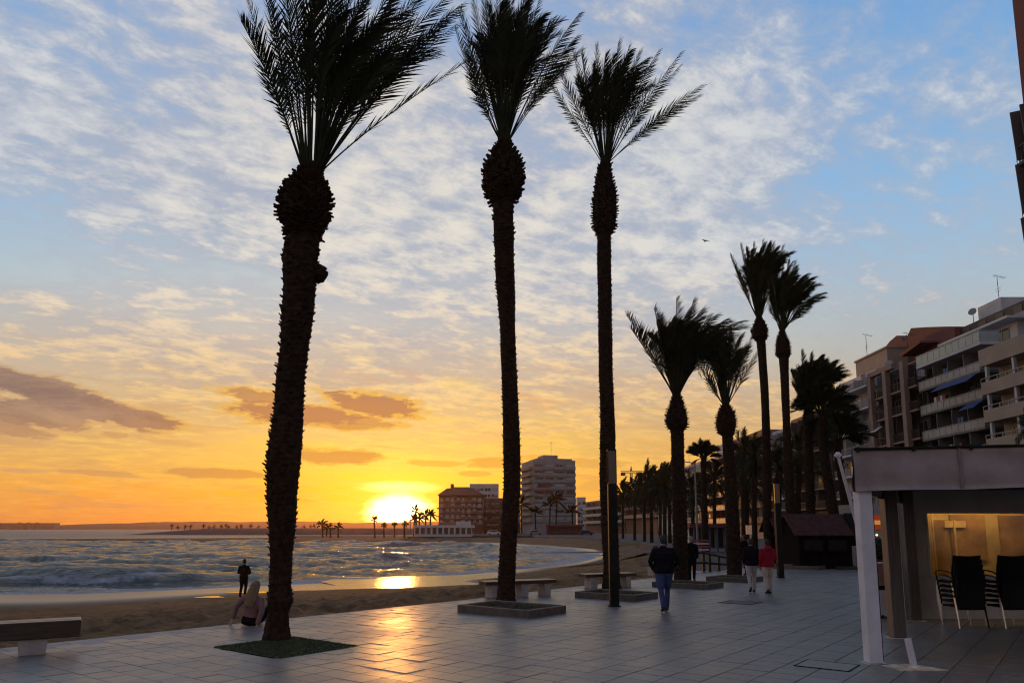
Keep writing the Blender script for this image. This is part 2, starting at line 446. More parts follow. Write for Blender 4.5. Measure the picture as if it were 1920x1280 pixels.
def sand_material():
    m = bpy.data.materials.new('beach_sand'); m.use_nodes = True
    nt = m.node_tree; b = nt.nodes['Principled BSDF']; q = G(nt)
    p = q.n('ShaderNodeNewGeometry').outputs['Position']
    wet = q.n('ShaderNodeAttribute', attribute_name='wet').outputs['Fac']
    n1 = q.noise(p, .35, 5, .6); n2 = q.noise(p, 2.1, 6, .75, .4); n3 = q.noise(p, 22, 4, .7)
    c = q.mix(q.mr(n1, .3, .7), (.215, .125, .06), (.30, .18, .09))
    c = q.mix(q.m('MULTIPLY', q.mr(n2, .48, .62), .62), c, (.085, .052, .028))
    c = q.mix(wet, c, (.125, .092, .07))
    nt.links.new(c, b.inputs['Base Color'])
    nt.links.new(q.mr(wet, .3, 1, .92, .28), b.inputs['Roughness'])
    nt.links.new(q.mr(wet, .2, .9, .1, .5), b.inputs['Specular IOR Level'])
    bp = q.n('ShaderNodeBump'); bp.inputs['Distance'].default_value = .25
    nt.links.new(q.mr(wet, 0, .8, 1.0, .08), bp.inputs['Strength'])
    nt.links.new(q.m('ADD', n2, q.m('MULTIPLY', n3, .3)), bp.inputs['Height']); nt.links.new(bp.outputs[0], b.inputs['Normal'])
    return m
nu, nv = 430, 340
az = np.radians(np.linspace(-47, 24, nu)); rr = np.exp(np.linspace(math.log(10.5), math.log(250), nv))
AZg, RRg = np.meshgrid(az, rr)
P = np.stack([(np.sin(AZg) * RRg).ravel(), (np.cos(AZg) * RRg).ravel()], 1)
bz, bw = beach_height(P)
structure(grid_mesh('beach', np.column_stack([P, bz]), nu, nv, sand_material(), {'wet': bw}))

# ---- sea
def water_material(name, ripple=1.0, rough=.10, far=None):
    m = bpy.data.materials.new(name); m.use_nodes = True
    nt = m.node_tree; b = nt.nodes['Principled BSDF']; q = G(nt)
    p = q.n('ShaderNodeNewGeometry').outputs['Position']
    foam = q.n('ShaderNodeAttribute', attribute_name='foam').outputs['Fac']
    fn = q.noise(p, 1.6, 6, .7)
    fm = q.mr(q.m('ADD', foam, q.m('MULTIPLY', q.m('SUBTRACT', fn, .5), .9)), .35, .75)
    nt.links.new(q.mix(fm, (.046, .074, .075), (.46, .46, .50)), b.inputs['Base Color'])
    rv = rough
    if far: rv = q.mr(q.n('ShaderNodeAttribute', attribute_name='offshore').outputs['Fac'], 20, 260, rough, far)
    nt.links.new(q.mr(fm, 0, 1, rv, .75), b.inputs['Roughness'])
    b.inputs['IOR'].default_value = 1.33
    if far: b.inputs['Specular IOR Level'].default_value = .38
    mp = q.n('ShaderNodeMapping'); nt.links.new(p, mp.inputs[0]); mp.inputs['Scale'].default_value = (.8, 1.4, 1)
    h = q.m('ADD', q.noise(mp.outputs[0], .9, 7, .68, .5), q.m('MULTIPLY', q.noise(mp.outputs[0], 3.2, 4, .6), .35))
    bp = q.n('ShaderNodeBump'); bp.inputs['Strength'].default_value = ripple; bp.inputs['Distance'].default_value = .50 if far else .22
    nt.links.new(h, bp.inputs['Height']); nt.links.new(bp.outputs[0], b.inputs['Normal'])
    return m
nu, nv = 760, 780
az = np.radians(np.linspace(-41, 9, nu)); rr = np.exp(np.linspace(math.log(30), math.log(3400), nv))
AZg, RRg = np.meshgrid(az, rr)
P = np.stack([(np.sin(AZg) * RRg).ravel(), (np.cos(AZg) * RRg).ravel()], 1)
ds = seg_dist(P, SHORE); ins = inside(P, SEAPOLY)
r_ = np.hypot(P[:, 0], P[:, 1])
h = np.zeros(len(P)); rg = np.random.default_rng(3)
warp = (fbm(P[:, 0] * .05, P[:, 1] * .05, 3, 40) - .5) * 9
for i in range(26):
    L = 1.3 * 1.16 ** i if i < 17 else rg.uniform(5, 16)
    th = R(90) + rg.normal(0, .42); k = 2 * math.pi / L
    ph = k * (P[:, 0] * math.cos(th) + P[:, 1] * math.sin(th)) + rg.uniform(0, 6.28) + warp * min(k, 1.6) * .7
    a_ = .0165 * L ** .70
    fade = np.clip(L * 75 / r_, 0, 1)
    crest = (1 - np.abs(np.sin(ph * .5))) ** 1.4 * 2.0 - .62        # pointed crests, flat troughs
    env = .35 + 1.3 * vnoise(P[:, 0] / (L * 2.2) + i * 7.7, P[:, 1] / (L * 1.6) + i * 3.1, 200 + i)
    h += a_ * crest * fade * env
h *= (.5 + 1.0 * fbm(P[:, 0] * .03, P[:, 1] * .05, 2, 77))
depthf = np.clip(ds / 14, 0, 1)
h *= .15 + .85 * depthf
foam = np.clip((h - .52) / .22, 0, .6) * np.clip(140 / r_, 0, 1)
# rollers parallel to the shore
along = P[:, 0] * .8 + P[:, 1] * .45
for d0, A_, wd, sd_, ln in ((5.0, .42, 1.1, 50, .075), (10.5, .52, 1.5, 60, .06), (18, .42, 1.8, 70, .055)):
    dd = ds + (fbm(along * .05, along * 0, 2, sd_ + 1) - .5) * 7
    amp = A_ * np.clip((vnoise(along * ln, along * 0 + 3.3, sd_) - .32) * 2.2, 0, 1)
    x = (dd - d0) / wd
    prof = np.where(x < 0, np.exp(-(x * 1.7) ** 2), np.exp(-(x * .65) ** 2))
    h += amp * prof * np.where(ins, 1, 0)
    foam = np.maximum(foam, np.clip(amp * 1.5, 0, 1) * np.exp(-((x + 1.25) / .55) ** 2) * .75)
    foam = np.maximum(foam, np.clip(amp * 1.2 - .25, 0, 1) * np.exp(-((x + .15) / .35) ** 2) * .8)
edge_f = np.clip(1.15 - ds / (4.2 + 2.8 * fbm(along * .12, ds * .1, 2, 90)), 0, 1)
foam = np.maximum(foam, edge_f * (.45 + .5 * fbm(P[:, 0] * .5, P[:, 1] * .9, 3, 91)))
bay = np.clip((P[:, 0] + 16) / 12, 0, 1) * np.clip((P[:, 1] - 60) / 20, 0, 1) * np.clip(1.2 - ds / 40, 0, 1)
foam = np.maximum(foam, bay * (.12 + .80 * fbm(P[:, 0] * .12, P[:, 1] * .22, 3, 93)))
h += .10 * np.exp(-((ds - 1.2) / .7) ** 2) * vnoise(along * .2, along * 0, 95)
z = SEA + h
z = np.where(ins, np.where(ds < 1.5, SEA + np.minimum(h, .12), z), SEA - .035 - np.minimum(ds, 6) * .06)
structure(grid_mesh('sea', np.column_stack([P, z]), nu, nv, water_material('sea_water', 1.0, .10, .34), {'foam': np.where(ins, foam, 0), 'offshore': ds}))
# runnel of standing water on the beach
mb = MB(); cxm = sum(p[0] for p in RUNNEL) / len(RUNNEL); cym = sum(p[1] for p in RUNNEL) / len(RUNNEL)
mb.poly([(cxm + (x - cxm) * 1.12, cym + (y - cym) * 1.12, -1.178) for x, y in RUNNEL])
structure(mb.build('beach_pool', water_material('pool_water', .22, .20)))
for (x, y, a, b) in [(395, 1119, 24, 2.0), (470, 1110.5, 40, 1.6)]:
    mb = MB(); pts = []
    c = gnd(x, y, -1.1)
    zc = float(beach_height(np.array([[c.x, c.y]]))[0][0])
    for k in range(22):
        w = 2 * math.pi * k / 22; rr_ = 1 + .25 * math.sin(3 * w + x) + .12 * math.sin(5 * w)
        p = gnd(x + a * rr_ * math.cos(w), y + b * rr_ * math.sin(w), zc)
        zz = float(beach_height(np.array([[p.x, p.y]]))[0][0])
        pts.append((p.x, p.y, zz + .015))
    structure(mb.poly(pts).build('wet_patch', water_material('wet_patch_water', .02, .06)))

# ------------------------------------------------------------------ promenade with its tiles
mb = MB(); n0 = len(LAND)
mb.v = [(x, y, -.014) for x, y in LAND]; mb.f.append(tuple(range(n0 - 1, -1, -1)))
for i in range(len(EDGE) - 1):
    (x0, y0), (x1, y1) = EDGE[i], EDGE[i + 1]
    b = len(mb.v); mb.v += [(x0, y0, -.014), (x1, y1, -.014), (x1, y1, -2.2), (x0, y0, -2.2)]; mb.f.append((b, b + 1, b + 2, b + 3))
land_me = mb.mesh('promenade')
bmx = bmesh.new(); bmx.from_mesh(land_me); bmesh.ops.recalc_face_normals(bmx, faces=bmx.faces); bmesh.ops.triangulate(bmx, faces=[f for f in bmx.faces if len(f.verts) > 4]); bmx.to_mesh(land_me); bmx.free()
prom = structure(put(land_me, 'promenade', M_joint))

# planter squares (centre px of trunk base) -> keep tiles out of them
def planter_frame(c, du, dv): return c, du, dv
PL1 = [gnd(407.5, 1211), gnd(511, 1237), gnd(664, 1211), gnd(556.6, 1191.6)]
pl1c = sum(PL1, Vector()) / 4
HOLES = [(pl1c, 0.80, 0.94)]
MANHOLES = [(gnd(1388, 1129), .42, .42), (gnd(1551, 1247), .3, .36)]
TL, TW = .50, .40            # tile: long side across the promenade, short side along it
origin = gnd(0, 1214)
ux, uy = U.x, U.y
edgepoly = EDGE[:6]
tiles = []
for i in range(-45, 150):
    for j in range(0, 84):
        off = (.25 if (i % 2 and j < 9) else 0.0)
        c = origin + U * (i * TW) + V_ * (.55 + (j + .5) * TL + off)
        if c.y < 9.5 or c.y > 62 or abs(c.x) > c.y * .78 + 1.5: continue
        tiles.append((c, i, j))
Pt = np.array([(c.x, c.y) for c, i, j in tiles])
okm = inside(Pt, LAND) & (seg_dist(Pt, EDGE) > .40)
def in_hole(c):
    for hc, a, b in HOLES:
        d = c - hc
        if abs(d.dot(U)) < a - .12 and abs(d.dot(V_)) < b - .15: return True
    return False
tiles = [t for t, k in zip(tiles, okm) if k and not in_hole(t[0])]
def in_view(c):
    d = c - Vector((0, 0, CAMH)); fw = d.y * cs + d.z * sn
    return fw > 0 and abs(d.x / fw) < .70 and (-d.y * sn + d.z * cs) / fw > -.36
vis = sorted([t for t in tiles if in_view(t[0])], key=lambda t: t[0].length)
single = set((t[1], t[2]) for t in vis[:300])
def tile_verts(tilt=(0, 0), dz=0):
    g_, ch = .0045, .005; a, b = TW / 2 - g_, TL / 2 - g_
    vs = []
    for (k, z) in ((0, -.02), (0, -ch), (ch, 0)):
        for sx, sy in ((-1, -1), (1, -1), (1, 1), (-1, 1)):
            x, y = sx * (a - k), sy * (b - k)
            vs.append((x, y, z + dz + (tilt[0] * x + tilt[1] * y if z > -.02 else 0)))
    fs = [(8, 9, 10, 11)]
    for l in (0, 4):
        for k in range(4): fs.append((l + k, l + (k + 1) % 4, l + 4 + (k + 1) % 4, l + 4 + k))
    return vs, fs
variants = []
for k in range(10):
    vs, fs = tile_verts((random.gauss(0, .0035), random.gauss(0, .0035)), random.uniform(-.002, .002))
    me = bpy.data.meshes.new('tile'); me.from_pydata(vs, [], fs); me.materials.append(M_tile)
    at = me.attributes.new('tint', 'FLOAT', 'POINT'); at.data.foreach_set('value', [random.random()] * len(vs))
    variants.append(me)
ang = math.atan2(U.y, U.x)
bm_v, bm_f, bm_t = [], [], []
for c, i, j in tiles:
    if (i, j) in single:
        o = put(random.choice(variants), 'tile', None, prom, loc=(c.x, c.y, 0), rot=(0, 0, ang + (math.pi if random.random() < .5 else 0)))
    else:
        vs, fs = tile_verts((random.gauss(0, .0035), random.gauss(0, .0035)), random.uniform(-.002, .002))
        b = len(bm_v); tt = random.random()
        for (x, y, z) in vs:
            bm_v.append((c.x + ux * x - uy * y, c.y + uy * x + ux * y, z)); bm_t.append(tt)
        bm_f += [tuple(b + q for q in f) for f in fs]
me = bpy.data.meshes.new('far_tiles'); me.from_pydata(bm_v, [], bm_f); me.materials.append(M_tile)
at = me.attributes.new('tint', 'FLOAT', 'POINT'); at.data.foreach_set('value', bm_t)
o = put(me, 'distant_tiles', None, prom); o['kind'] = 'stuff'
# border slabs along the sand
n_sl = 0
M_border = mat('border_slab', (.15, .15, .175), .5, var=.25, scale=2)
for (p, q) in zip(EDGE[:5], EDGE[1:6]):
    p, q = Vector((*p, 0)), Vector((*q, 0)); L = (q - p).length; t = (q - p) / L; nrm = Vector((t.y, -t.x, 0))
    k = int(L / .9)
    for a in range(k):
        s0, s1 = L * a / k + .006, L * (a + 1) / k - .006
        mb = MB(); pts = [p + t * s0 + nrm * .0, p + t * s1, p + t * s1 + nrm * .80, p + t * s0 + nrm * .80]
        mb.prism([tuple(x + Vector((0, 0, -.12))) for x in pts], (0, 0, .115 + random.uniform(-.001, .001)))
        mb.build('border_slab', M_border, prom)
# paved street beyond the tiles
mb = MB(); zf = .004
mb.poly([(x, y, -.009) for x, y in [(-2, 62), (13.4, 70), (16.8, 115), (14.2, 160), (5.8, 177.6), (-24.6, 180.6), (-24.6, 215), (-5, 299), (60, 479), (259, 479), (259, 62)]])
me = mb.mesh('street'); structure(put(me, 'street', M_pave))
bmx = bmesh.new(); bmx.from_mesh(me); bmesh.ops.triangulate(bmx, faces=bmx.faces); bmesh.ops.recalc_face_normals(bmx, faces=bmx.faces)
for f in bmx.faces:
    if f.normal.z < 0: f.normal_flip()
bmx.to_mesh(me); bmx.free()

# turf square round the first palm
M_turf = mat('turf', (.045, .060, .018), .9, var=.4, scale=8)
mb = MB(); rg_ = random.Random(5)
cn = [pl1c + U * a * .80 + V_ * b * .94 for a, b in ((-1, -1), (1, -1), (1, 1), (-1, 1))]
mb.poly([(p.x, p.y, .006) for p in cn])
turf_v, turf_f = list(mb.v), [(0, 1, 2, 3)]
for k in range(9000):
    p = pl1c + U * rg_.uniform(-.795, .795) + V_ * rg_.uniform(-.935, .935)
    hh = rg_.uniform(.015, .035); w = rg_.uniform(0, 6.28); b = len(turf_v)
    dx_, dy_ = .006 * math.cos(w), .006 * math.sin(w)
    turf_v += [(p.x - dx_, p.y - dy_, .006), (p.x + dx_, p.y + dy_, .006), (p.x + rg_.gauss(0, .012), p.y + rg_.gauss(0, .012), hh)]
    turf_f.append((b, b + 1, b + 2))
me = bpy.data.meshes.new('turf'); me.from_pydata(turf_v, [], turf_f)
tag(put(me, 'turf', M_turf), 'dark green square of short turf around the thickest palm', 'turf', kind='stuff')
for (c, a, b), lb in zip(MANHOLES, ('dark steel access cover set in the tiles before the red jacket walker', 'faint tile filled access cover low beside the white canopy post')):
    o = thing('access_cover', lb, 'manhole cover', (c.x, c.y, 0), ang)
    MB().box(-a, a, -b, b, -.012, .008).build('plate', mat('cover_plate', (.055, .052, .05), .6, var=.4, scale=12) if a > .4 else M_tile, o, loc=(0, 0, 0))
    fr = MB(); w = .025
    fr.box(-a - w, -a - .004, -b - w, b + w, -.012, .010).box(a + .004, a + w, -b - w, b + w, -.012, .010).box(-a - .003, a + .003, -b - w, -b - .004, -.012, .010).box(-a - .003, a + .003, b + .004, b + w, -.012, .010)
    fr.build('frame', M_dsteel, o)

# ================================================================== palms
def frond_mesh(pts, ll=.45, n=70, seed=0, start=.2, roll=0.0, wind=.0, rach=.028, dense=1.0, wk=1.0):
    """one feather leaf: pts = bezier points of the stalk (local coords)"""
    rg = random.Random(seed)
    P0, P1, P2, P3 = [Vector(p) for p in pts]
    def B(t): return P0 * (1 - t) ** 3 + P1 * 3 * t * (1 - t) ** 2 + P2 * 3 * t * t * (1 - t) + P3 * t ** 3
    def D(t): return ((P1 - P0) * 3 * (1 - t) ** 2 + (P2 - P1) * 6 * t * (1 - t) + (P3 - P2) * 3 * t * t).normalized()
    mb = MB()
    ts = [i / 10 for i in range(11)]
    mb.tube([B(t) for t in ts], [rach * (1 - .88 * t) + .003 for t in ts], 5, flat=.6)
    t0 = D(.5); side0 = t0.cross(Vector((0, 1, 0)))
    if side0.length < .1: side0 = Vector((1, 0, 0))
    side0.normalize()
    for i in range(n):
        t = start + (1 - start) * (i + .5) / n
        tg = D(t); s = (side0 - tg * side0.dot(tg)).normalized()
        up = tg.cross(s)
        rl = roll + (t - .5) * .9
        s, up = s * math.cos(rl) + up * math.sin(rl), up * math.cos(rl) - s * math.sin(rl)
        u = (t - start) / (1 - start)
        L = ll * (min(1.0, .25 + u * 3.2)) * (1 - .55 * max(0, u - .55) / .45)
        al = R(42 - 25 * u)
        for sg in (-1, 1):
            if rg.random() > dense: continue
            a = al * rg.uniform(.75, 1.2)
            d = (tg * math.cos(a) + s * sg * math.sin(a) + up * (.28 + rg.gauss(0, .13))).normalized()
            d = (d + Vector((wind, 0, -.04)) * 1.0).normalized()
            l = L * rg.uniform(.8, 1.15)
            o_ = B(t + rg.uniform(-.004, .004)); w = .034 * wk * (l / .45) ** .5
            wv = tg * w
            tip = o_ + d * l + Vector((wind * .12 * l, 0, -.10 * l * l))
            mid = o_ + d * l * .45
            b = len(mb.v)
            mb.v += [tuple(o_ - wv * .5), tuple(o_ + wv * .5), tuple(mid + wv * .75), tuple(mid - wv * .75), tuple(tip)]
            mb.f += [(b, b + 1, b + 2, b + 3), (b + 3, b + 2, b + 4)]
    return mb

def trunk_profile(prof, Y):
    """pixel silhouette rows (y, xl, xr) -> rows (centre x, z, radius), measured at depth Y"""
    out_ = []
    for y, xl, xr in prof:
        a, b = atY(xl, y, Y), atY(xr, y, Y)
        out_.append(((a.x + b.x) / 2, a.z, (b.x - a.x) / 2))
    return sorted(out_, key=lambda r: r[1])

def palm(label, prof, Y, boss, tips, fill, spread, ll=.45, nleaf=70, rach=.026, wind=.15, seed=1, group='date palms along the promenade', fill_len=None, stub_n=340, trunk_stub=260, fm=None, base_flare=True, dirs=None, depth=1.0):
    """tips: (px, py of the leaf tip, px, py of a point about half way, depth offset)"""
    rg = random.Random(seed)
    rows = trunk_profile(prof, Y)
    bx = rows[0][0]; zb = rows[0][1]
    rows[0] = (rows[0][0], -.03, rows[0][2])
    root = thing('palm_tree', label, 'palm tree', (bx, Y, 0), 0, group)
    zz = [r[1] for r in rows]; xx = [r[0] - bx for r in rows]; rr_ = [r[2] for r in rows]
    zmin, zmax = zz[0], zz[-1]
    b_lo, b_hi = atY(0, boss[1], Y).z, atY(0, boss[0], Y).z
    # trunk with its ring scars
    step = .052; n = int((zmax - zmin) / step); seg = 26
    mb = MB(); V = []
    for i in range(n + 1):
        z = zmin + (zmax - zmin) * i / n
        cx_ = np.interp(z, zz, xx); r = np.interp(z, zz, rr_)
        inb = b_lo < z < b_hi
        if not inb: r = r * (1 + .10 * (vnoise(np.array([z * 1.7 + seed * 9.1]), np.array([.5]), 77)[0] - .5)); cx_ = cx_ + r * .12 * (vnoise(np.array([z * 1.1 + seed * 3.3]), np.array([.5]), 78)[0] - .5)
        k = (1.0, .965)[i % 2] if not inb else 1.0
        ph = rg.uniform(0, 6.28)
        for s in range(seg):
            w = 2 * math.pi * s / seg
            jag = 1 + (.028 * math.sin(w * 9 + i * 1.7) + rg.gauss(0, .018)) * (1 if not inb else .4)
            V.append((cx_ + r * k * jag * math.cos(w) * (.97 if not inb else .86), r * k * jag * math.sin(w) * (.97 if not inb else .86), z))
    mb.v = V
    for i in range(n):
        for s in range(seg):
            s2 = (s + 1) % seg
            mb.f.append((i * seg + s, i * seg + s2, (i + 1) * seg + s2, (i + 1) * seg + s))
    mb.f.append(tuple(n * seg + s for s in range(seg)))
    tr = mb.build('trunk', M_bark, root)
    # cut leaf stubs: bulb and trunk
    sb = MB()
    def stub(z, w, r, cx_, ln, wd, up, th=.016):
        o_ = Vector((cx_ + r * math.cos(w), r * math.sin(w), z)); rad = Vector((math.cos(w), math.sin(w), 0)); tg = Vector((-math.sin(w), math.cos(w), 0))
        d = (rad * math.cos(up) + Vector((0, 0, 1)) * math.sin(up)); nn = d.cross(tg)
        d = (d + tg * rg.gauss(0, .15)).normalized()
        o_ -= d * ln * .25
        e = o_ + d * ln
        b = len(sb.v)
        sb.v += [tuple(o_ + tg * wd + nn * th), tuple(o_ - tg * wd + nn * th), tuple(o_ - tg * wd - nn * th), tuple(o_ + tg * wd - nn * th),
                 tuple(e + tg * wd * .55 + nn * th * .5), tuple(e - tg * wd * .45 + nn * th * .5), tuple(e - tg * wd * .5 - nn * th * .6), tuple(e + tg * wd * .5 - nn * th * .6)]
        sb.f += [tuple(b + q for q in f) for f in ((4, 5, 6, 7), (0, 1, 5, 4), (1, 2, 6, 5), (2, 3, 7, 6), (3, 0, 4, 7))]
    rb = max(rr_)
    for i in range(stub_n):
        u = (i + rg.random()) / stub_n
        z = b_lo + (b_hi - b_lo) * u; w = i * 2.39996 + rg.gauss(0, .15)
        r = np.interp(z, zz, rr_)
        stub(z, w, r * .78, np.interp(z, zz, xx), rb * rg.uniform(.24, .42), rb * rg.uniform(.07, .12), R(-5 + 70 * u + rg.gauss(0, 12)), rb * .035)
    for i in range(trunk_stub):
        z = .5 + (b_lo - .5) * (i + rg.random()) / max(1, trunk_stub); w = i * 2.39996 + rg.gauss(0, .2)
        r = np.interp(z, zz, rr_)
        stub(z, w, r * .93, np.interp(z, zz, xx), r * rg.uniform(.2, .32), r * rg.uniform(.16, .3), R(rg.uniform(25, 60)), r * .05)
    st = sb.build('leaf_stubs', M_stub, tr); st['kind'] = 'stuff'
    # leaves
    neck = Vector((xx[-1], 0, zmax))
    rn = rr_[-1]
    m_ = fm or M_frond
    def add(tip, mid, sd, sc=1.0, dn=1.0):
        d = tip - neck
        off = Vector((d.x, d.y, 0)); off = off.normalized() * rn * .7 if off.length > .01 else Vector((0, 0, 0))
        p0 = neck + off - Vector((0, 0, .12))
        # cubic through mid at t=.5
        c = (mid - p0 * .125 - tip * .125) / .75
        p1 = p0.lerp(c, .72); p2 = tip.lerp(c, .62)
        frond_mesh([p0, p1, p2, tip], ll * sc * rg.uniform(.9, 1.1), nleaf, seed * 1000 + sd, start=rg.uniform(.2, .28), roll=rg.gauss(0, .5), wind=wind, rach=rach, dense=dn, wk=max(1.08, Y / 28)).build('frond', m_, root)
    lens = []
    for i, t in enumerate(tips):
        px, py, qx, qy = t[:4]; dp = (t[4] if len(t) > 4 else rg.uniform(-.8, .8)) * depth
        tip = atY(px, py, Y + dp) - Vector((bx, Y, 0)); mid = atY(qx, qy, Y + dp * .4) - Vector((bx, Y, 0))
        lens.append((tip - neck).length); add(tip, mid, i)
    L = (sum(lens) / len(lens)) if lens else fill_len
    if fill_len: L = fill_len
    a0, a1 = spread
    for i in range(fill):
        # golden-angle fan, mostly upright, leaning with the wind
        w = i * 2.39996; q = math.sqrt((i + .5) / fill)
        ang_ = R((a0 + a1) / 2) + R((a1 - a0) / 2) * q * math.cos(w)
        dep = math.sin(w) * q * 1.0
        d = Vector((math.sin(ang_), dep * math.sin(R((a1 - a0) / 2)) * 1.0, math.cos(ang_))).normalized()
        l = L * rg.uniform(.82, 1.05)
        tip = neck + d * l + Vector(((wind * .9 + .12) * l * .30, 0, -(.06 + .20 * q) * l))
        mid = neck + (d * .55 + Vector((-math.sin(ang_) * .06, 0, .05))) * l
        add(tip, mid, 100 + i)
    return root

def soft(dx, dy): return dx, dy
P1 = [(1222, 484, 553), (1205, 490, 549), (1190, 492.6, 546), (1160, 498.5, 541.5), (1145, 503, 542), (1125, 500, 550), (1100, 504, 546), (1040, 505, 548), (990, 503, 554), (930, 498.5, 557), (870, 497, 562), (800, 508, 568), (760, 514, 569), (700, 517, 573), (640, 525, 580), (590, 526, 588), (545, 531, 591), (520, 531, 594), (470, 531, 597), (442, 539, 600), (428, 536, 605), (405, 519, 619), (380, 519, 625), (360, 531, 619), (345, 545, 609), (330, 556, 602), (318, 566, 602)]
palm('thickest palm, its trunk swelling and bowed, standing in a square of turf', P1, 14.05, (322, 446),
     [(461, -10, 515, 165, .3), (452, 40, 510, 150, -.8), (485, -60, 530, 130, -.5), (520, -110, 555, 110, .5), (548, -60, 565, 120, -1.0), (880, 112, 700, 232, -.2), (866, 8, 735, 120, .1), (845, 25, 745, 128, -.5), (800, -20, 700, 120, .6), (760, -50, 670, 110, -.4), (700, -80, 640, 90, .9), (640, -100, 612, 80, -.9), (505, -20, 532, 150, .9), (535, -40, 552, 140, -.4), (862, 20, 700, 165, .3), (850, -15, 690, 140, -.7), (858, 45, 712, 168, .9), (825, -50, 680, 110, .3), (790, -90, 660, 90, -.9), (740, -110, 640, 70, .6), (700, -130, 630, 60, -1.2), (660, -150, 615, 60, 1.2), (620, -150, 600, 60, 0), (590, -140, 590, 70, -1.4), (560, -120, 575, 80, 1.3), (800, 60, 690, 190, .8), (770, 40, 665, 190, -1.2), (510, 20, 545, 170, 1.0)],
     22, (-9, 30), ll=.50, nleaf=44, rach=.022, wind=.18, seed=1, trunk_stub=420, stub_n=480, fill_len=4.2)
p1r = [o for o in bpy.data.objects if o.name == 'palm_tree'][0]
bq = atY(598, 510, 14.0); br_ = 17 / F * 14
bx_ = bq.x - p1r.location.x
mbq = MB(); rgq = random.Random(4)
mbq.rings([(bx_ - .02, .02, bq.z + br_ * (k / 5 - 1) * 1.15, br_ * math.sqrt(max(.03, 1 - (k / 5 - 1) ** 2)), br_ * math.sqrt(max(.03, 1 - (k / 5 - 1) ** 2))) for k in range(11)], 14)
mbq.v = [tuple(c + rgq.gauss(0, .012) for c in v) for v in mbq.v]
mbq.build('burl', M_bark, p1r)
P2 = [(1142, 924, 969), (1120, 929, 967), (1100, 931, 966), (1060, 934, 967), (1000, 938, 970), (920, 943, 975.5), (860, 943, 977), (800, 942, 975), (690, 939.5, 970), (610, 936, 966), (550, 930, 966), (500, 927, 964), (440, 926, 965), (400, 923, 963), (382, 922, 964), (372, 913, 970), (345, 903, 986), (310, 903, 984), (290, 918, 969), (273, 934, 957), (262, 938, 954)]
palm('tall palm with a round bulb under its leaves, in the stone planter before a bench', P2, 20.9, (272, 378),
     [(853, 55, 893, 180, .4), (862, 20, 897, 150, -.6), (875, 95, 905, 195, .8), (885, -10, 912, 130, .2), (905, -45, 922, 120, -.8), (930, -65, 935, 110, .5), (960, -70, 950, 110, -.6), (990, -50, 965, 110, .3), (1012, -5, 975, 140, .7), (1036, 35, 985, 150, -.5), (1087, 25, 1020, 118, .2), (1080, 70, 1015, 150, -.5), (1092, 92, 1020, 165, .6), (1070, 115, 1000, 185, .1), (1000, 70, 965, 170, 1.2), (900, 60, 915, 170, 1.2)],
     32, (-18, 20), ll=.52, nleaf=54, rach=.024, wind=.12, seed=2, trunk_stub=460, fill_len=5.0)
P3 = [(1112, 1126, 1167), (1085, 1129, 1163), (1060, 1131, 1162), (1000, 1127, 1160), (900, 1124, 1155), (800, 1124, 1153.5), (690, 1122.5, 1149), (600, 1121, 1148), (500, 1120, 1146.6), (442, 1119.6, 1146), (428, 1110, 1156), (400, 1107.5, 1160), (360, 1110, 1158.5), (330, 1117, 1148), (310, 1124, 1146), (300, 1127, 1143)]
palm('tallest slim palm with an oval bulb, between the square lamp column and a bench', P3, 25.6, (308, 436),
     [(1028, 148, 1080, 228, .2), (1040, 120, 1085, 210, -.7), (1072, 92, 1100, 195, .5), (1090, 100, 1105, 200, -1.0), (1118, 84, 1124, 190, .2), (1160, 78, 1146, 190, -.4), (1180, 85, 1155, 190, .9), (1200, 95, 1163, 195, -.8), (1235, 95, 1180, 195, .3), (1277, 98, 1200, 205, -.3), (1276, 122, 1195, 215, .7), (1318, 160, 1222, 228, .1), (1312, 178, 1215, 240, -.9), (1230, 150, 1180, 220, 1.4)],
     26, (-20, 24), ll=.52, nleaf=54, rach=.025, wind=.08, seed=3, trunk_stub=460, fill_len=4.6)
Y4 = gnd(1278, 1093).y
P4 = [(1093, 1263, 1294), (1060, 1263, 1291), (1000, 1261, 1289), (900, 1259, 1285), (808, 1257.5, 1282), (801, 1249, 1290), (789, 1245, 1292), (773, 1248, 1289), (755, 1257, 1281), (742, 1260.6, 1276), (736, 1262, 1274)]
palm('squat palm with a broad crown blown over to the right, behind the man in jeans', P4, Y4, (742, 806),
     [(1174, 590, 1218, 655, .2), (1182, 615, 1222, 672, -.8), (1226, 578, 1246, 655, .6), (1238, 592, 1250, 660, -.6), (1268, 560, 1268, 640, .3), (1300, 562, 1285, 640, -.5), (1330, 590, 1300, 645, .6), (1362, 598, 1312, 638, 0), (1398, 600, 1330, 625, .5), (1400, 612, 1335, 628, -.7), (1372, 640, 1335, 625, .9), (1350, 668, 1330, 630, -.4), (1325, 690, 1318, 635, .8), (1310, 700, 1308, 640, -1.2), (1345, 650, 1322, 622, 1.5), (1295, 610, 1282, 670, 1.4), (1240, 640, 1252, 690, -1.6)],
     36, (-26, 40), ll=.62, nleaf=38, rach=.034, wind=.30, seed=4, trunk_stub=220, stub_n=200, fill_len=3.7)
Y5 = gnd(1376, 1079).y
P5 = [(1079, 1362, 1391), (1040, 1362, 1389), (1000, 1361, 1388), (900, 1358, 1381.5), (817, 1354, 1374.5), (811, 1344, 1379), (795, 1340, 1382.5), (773, 1344, 1379), (766, 1350, 1371), (760, 1353, 1367), (755, 1355, 1365)]
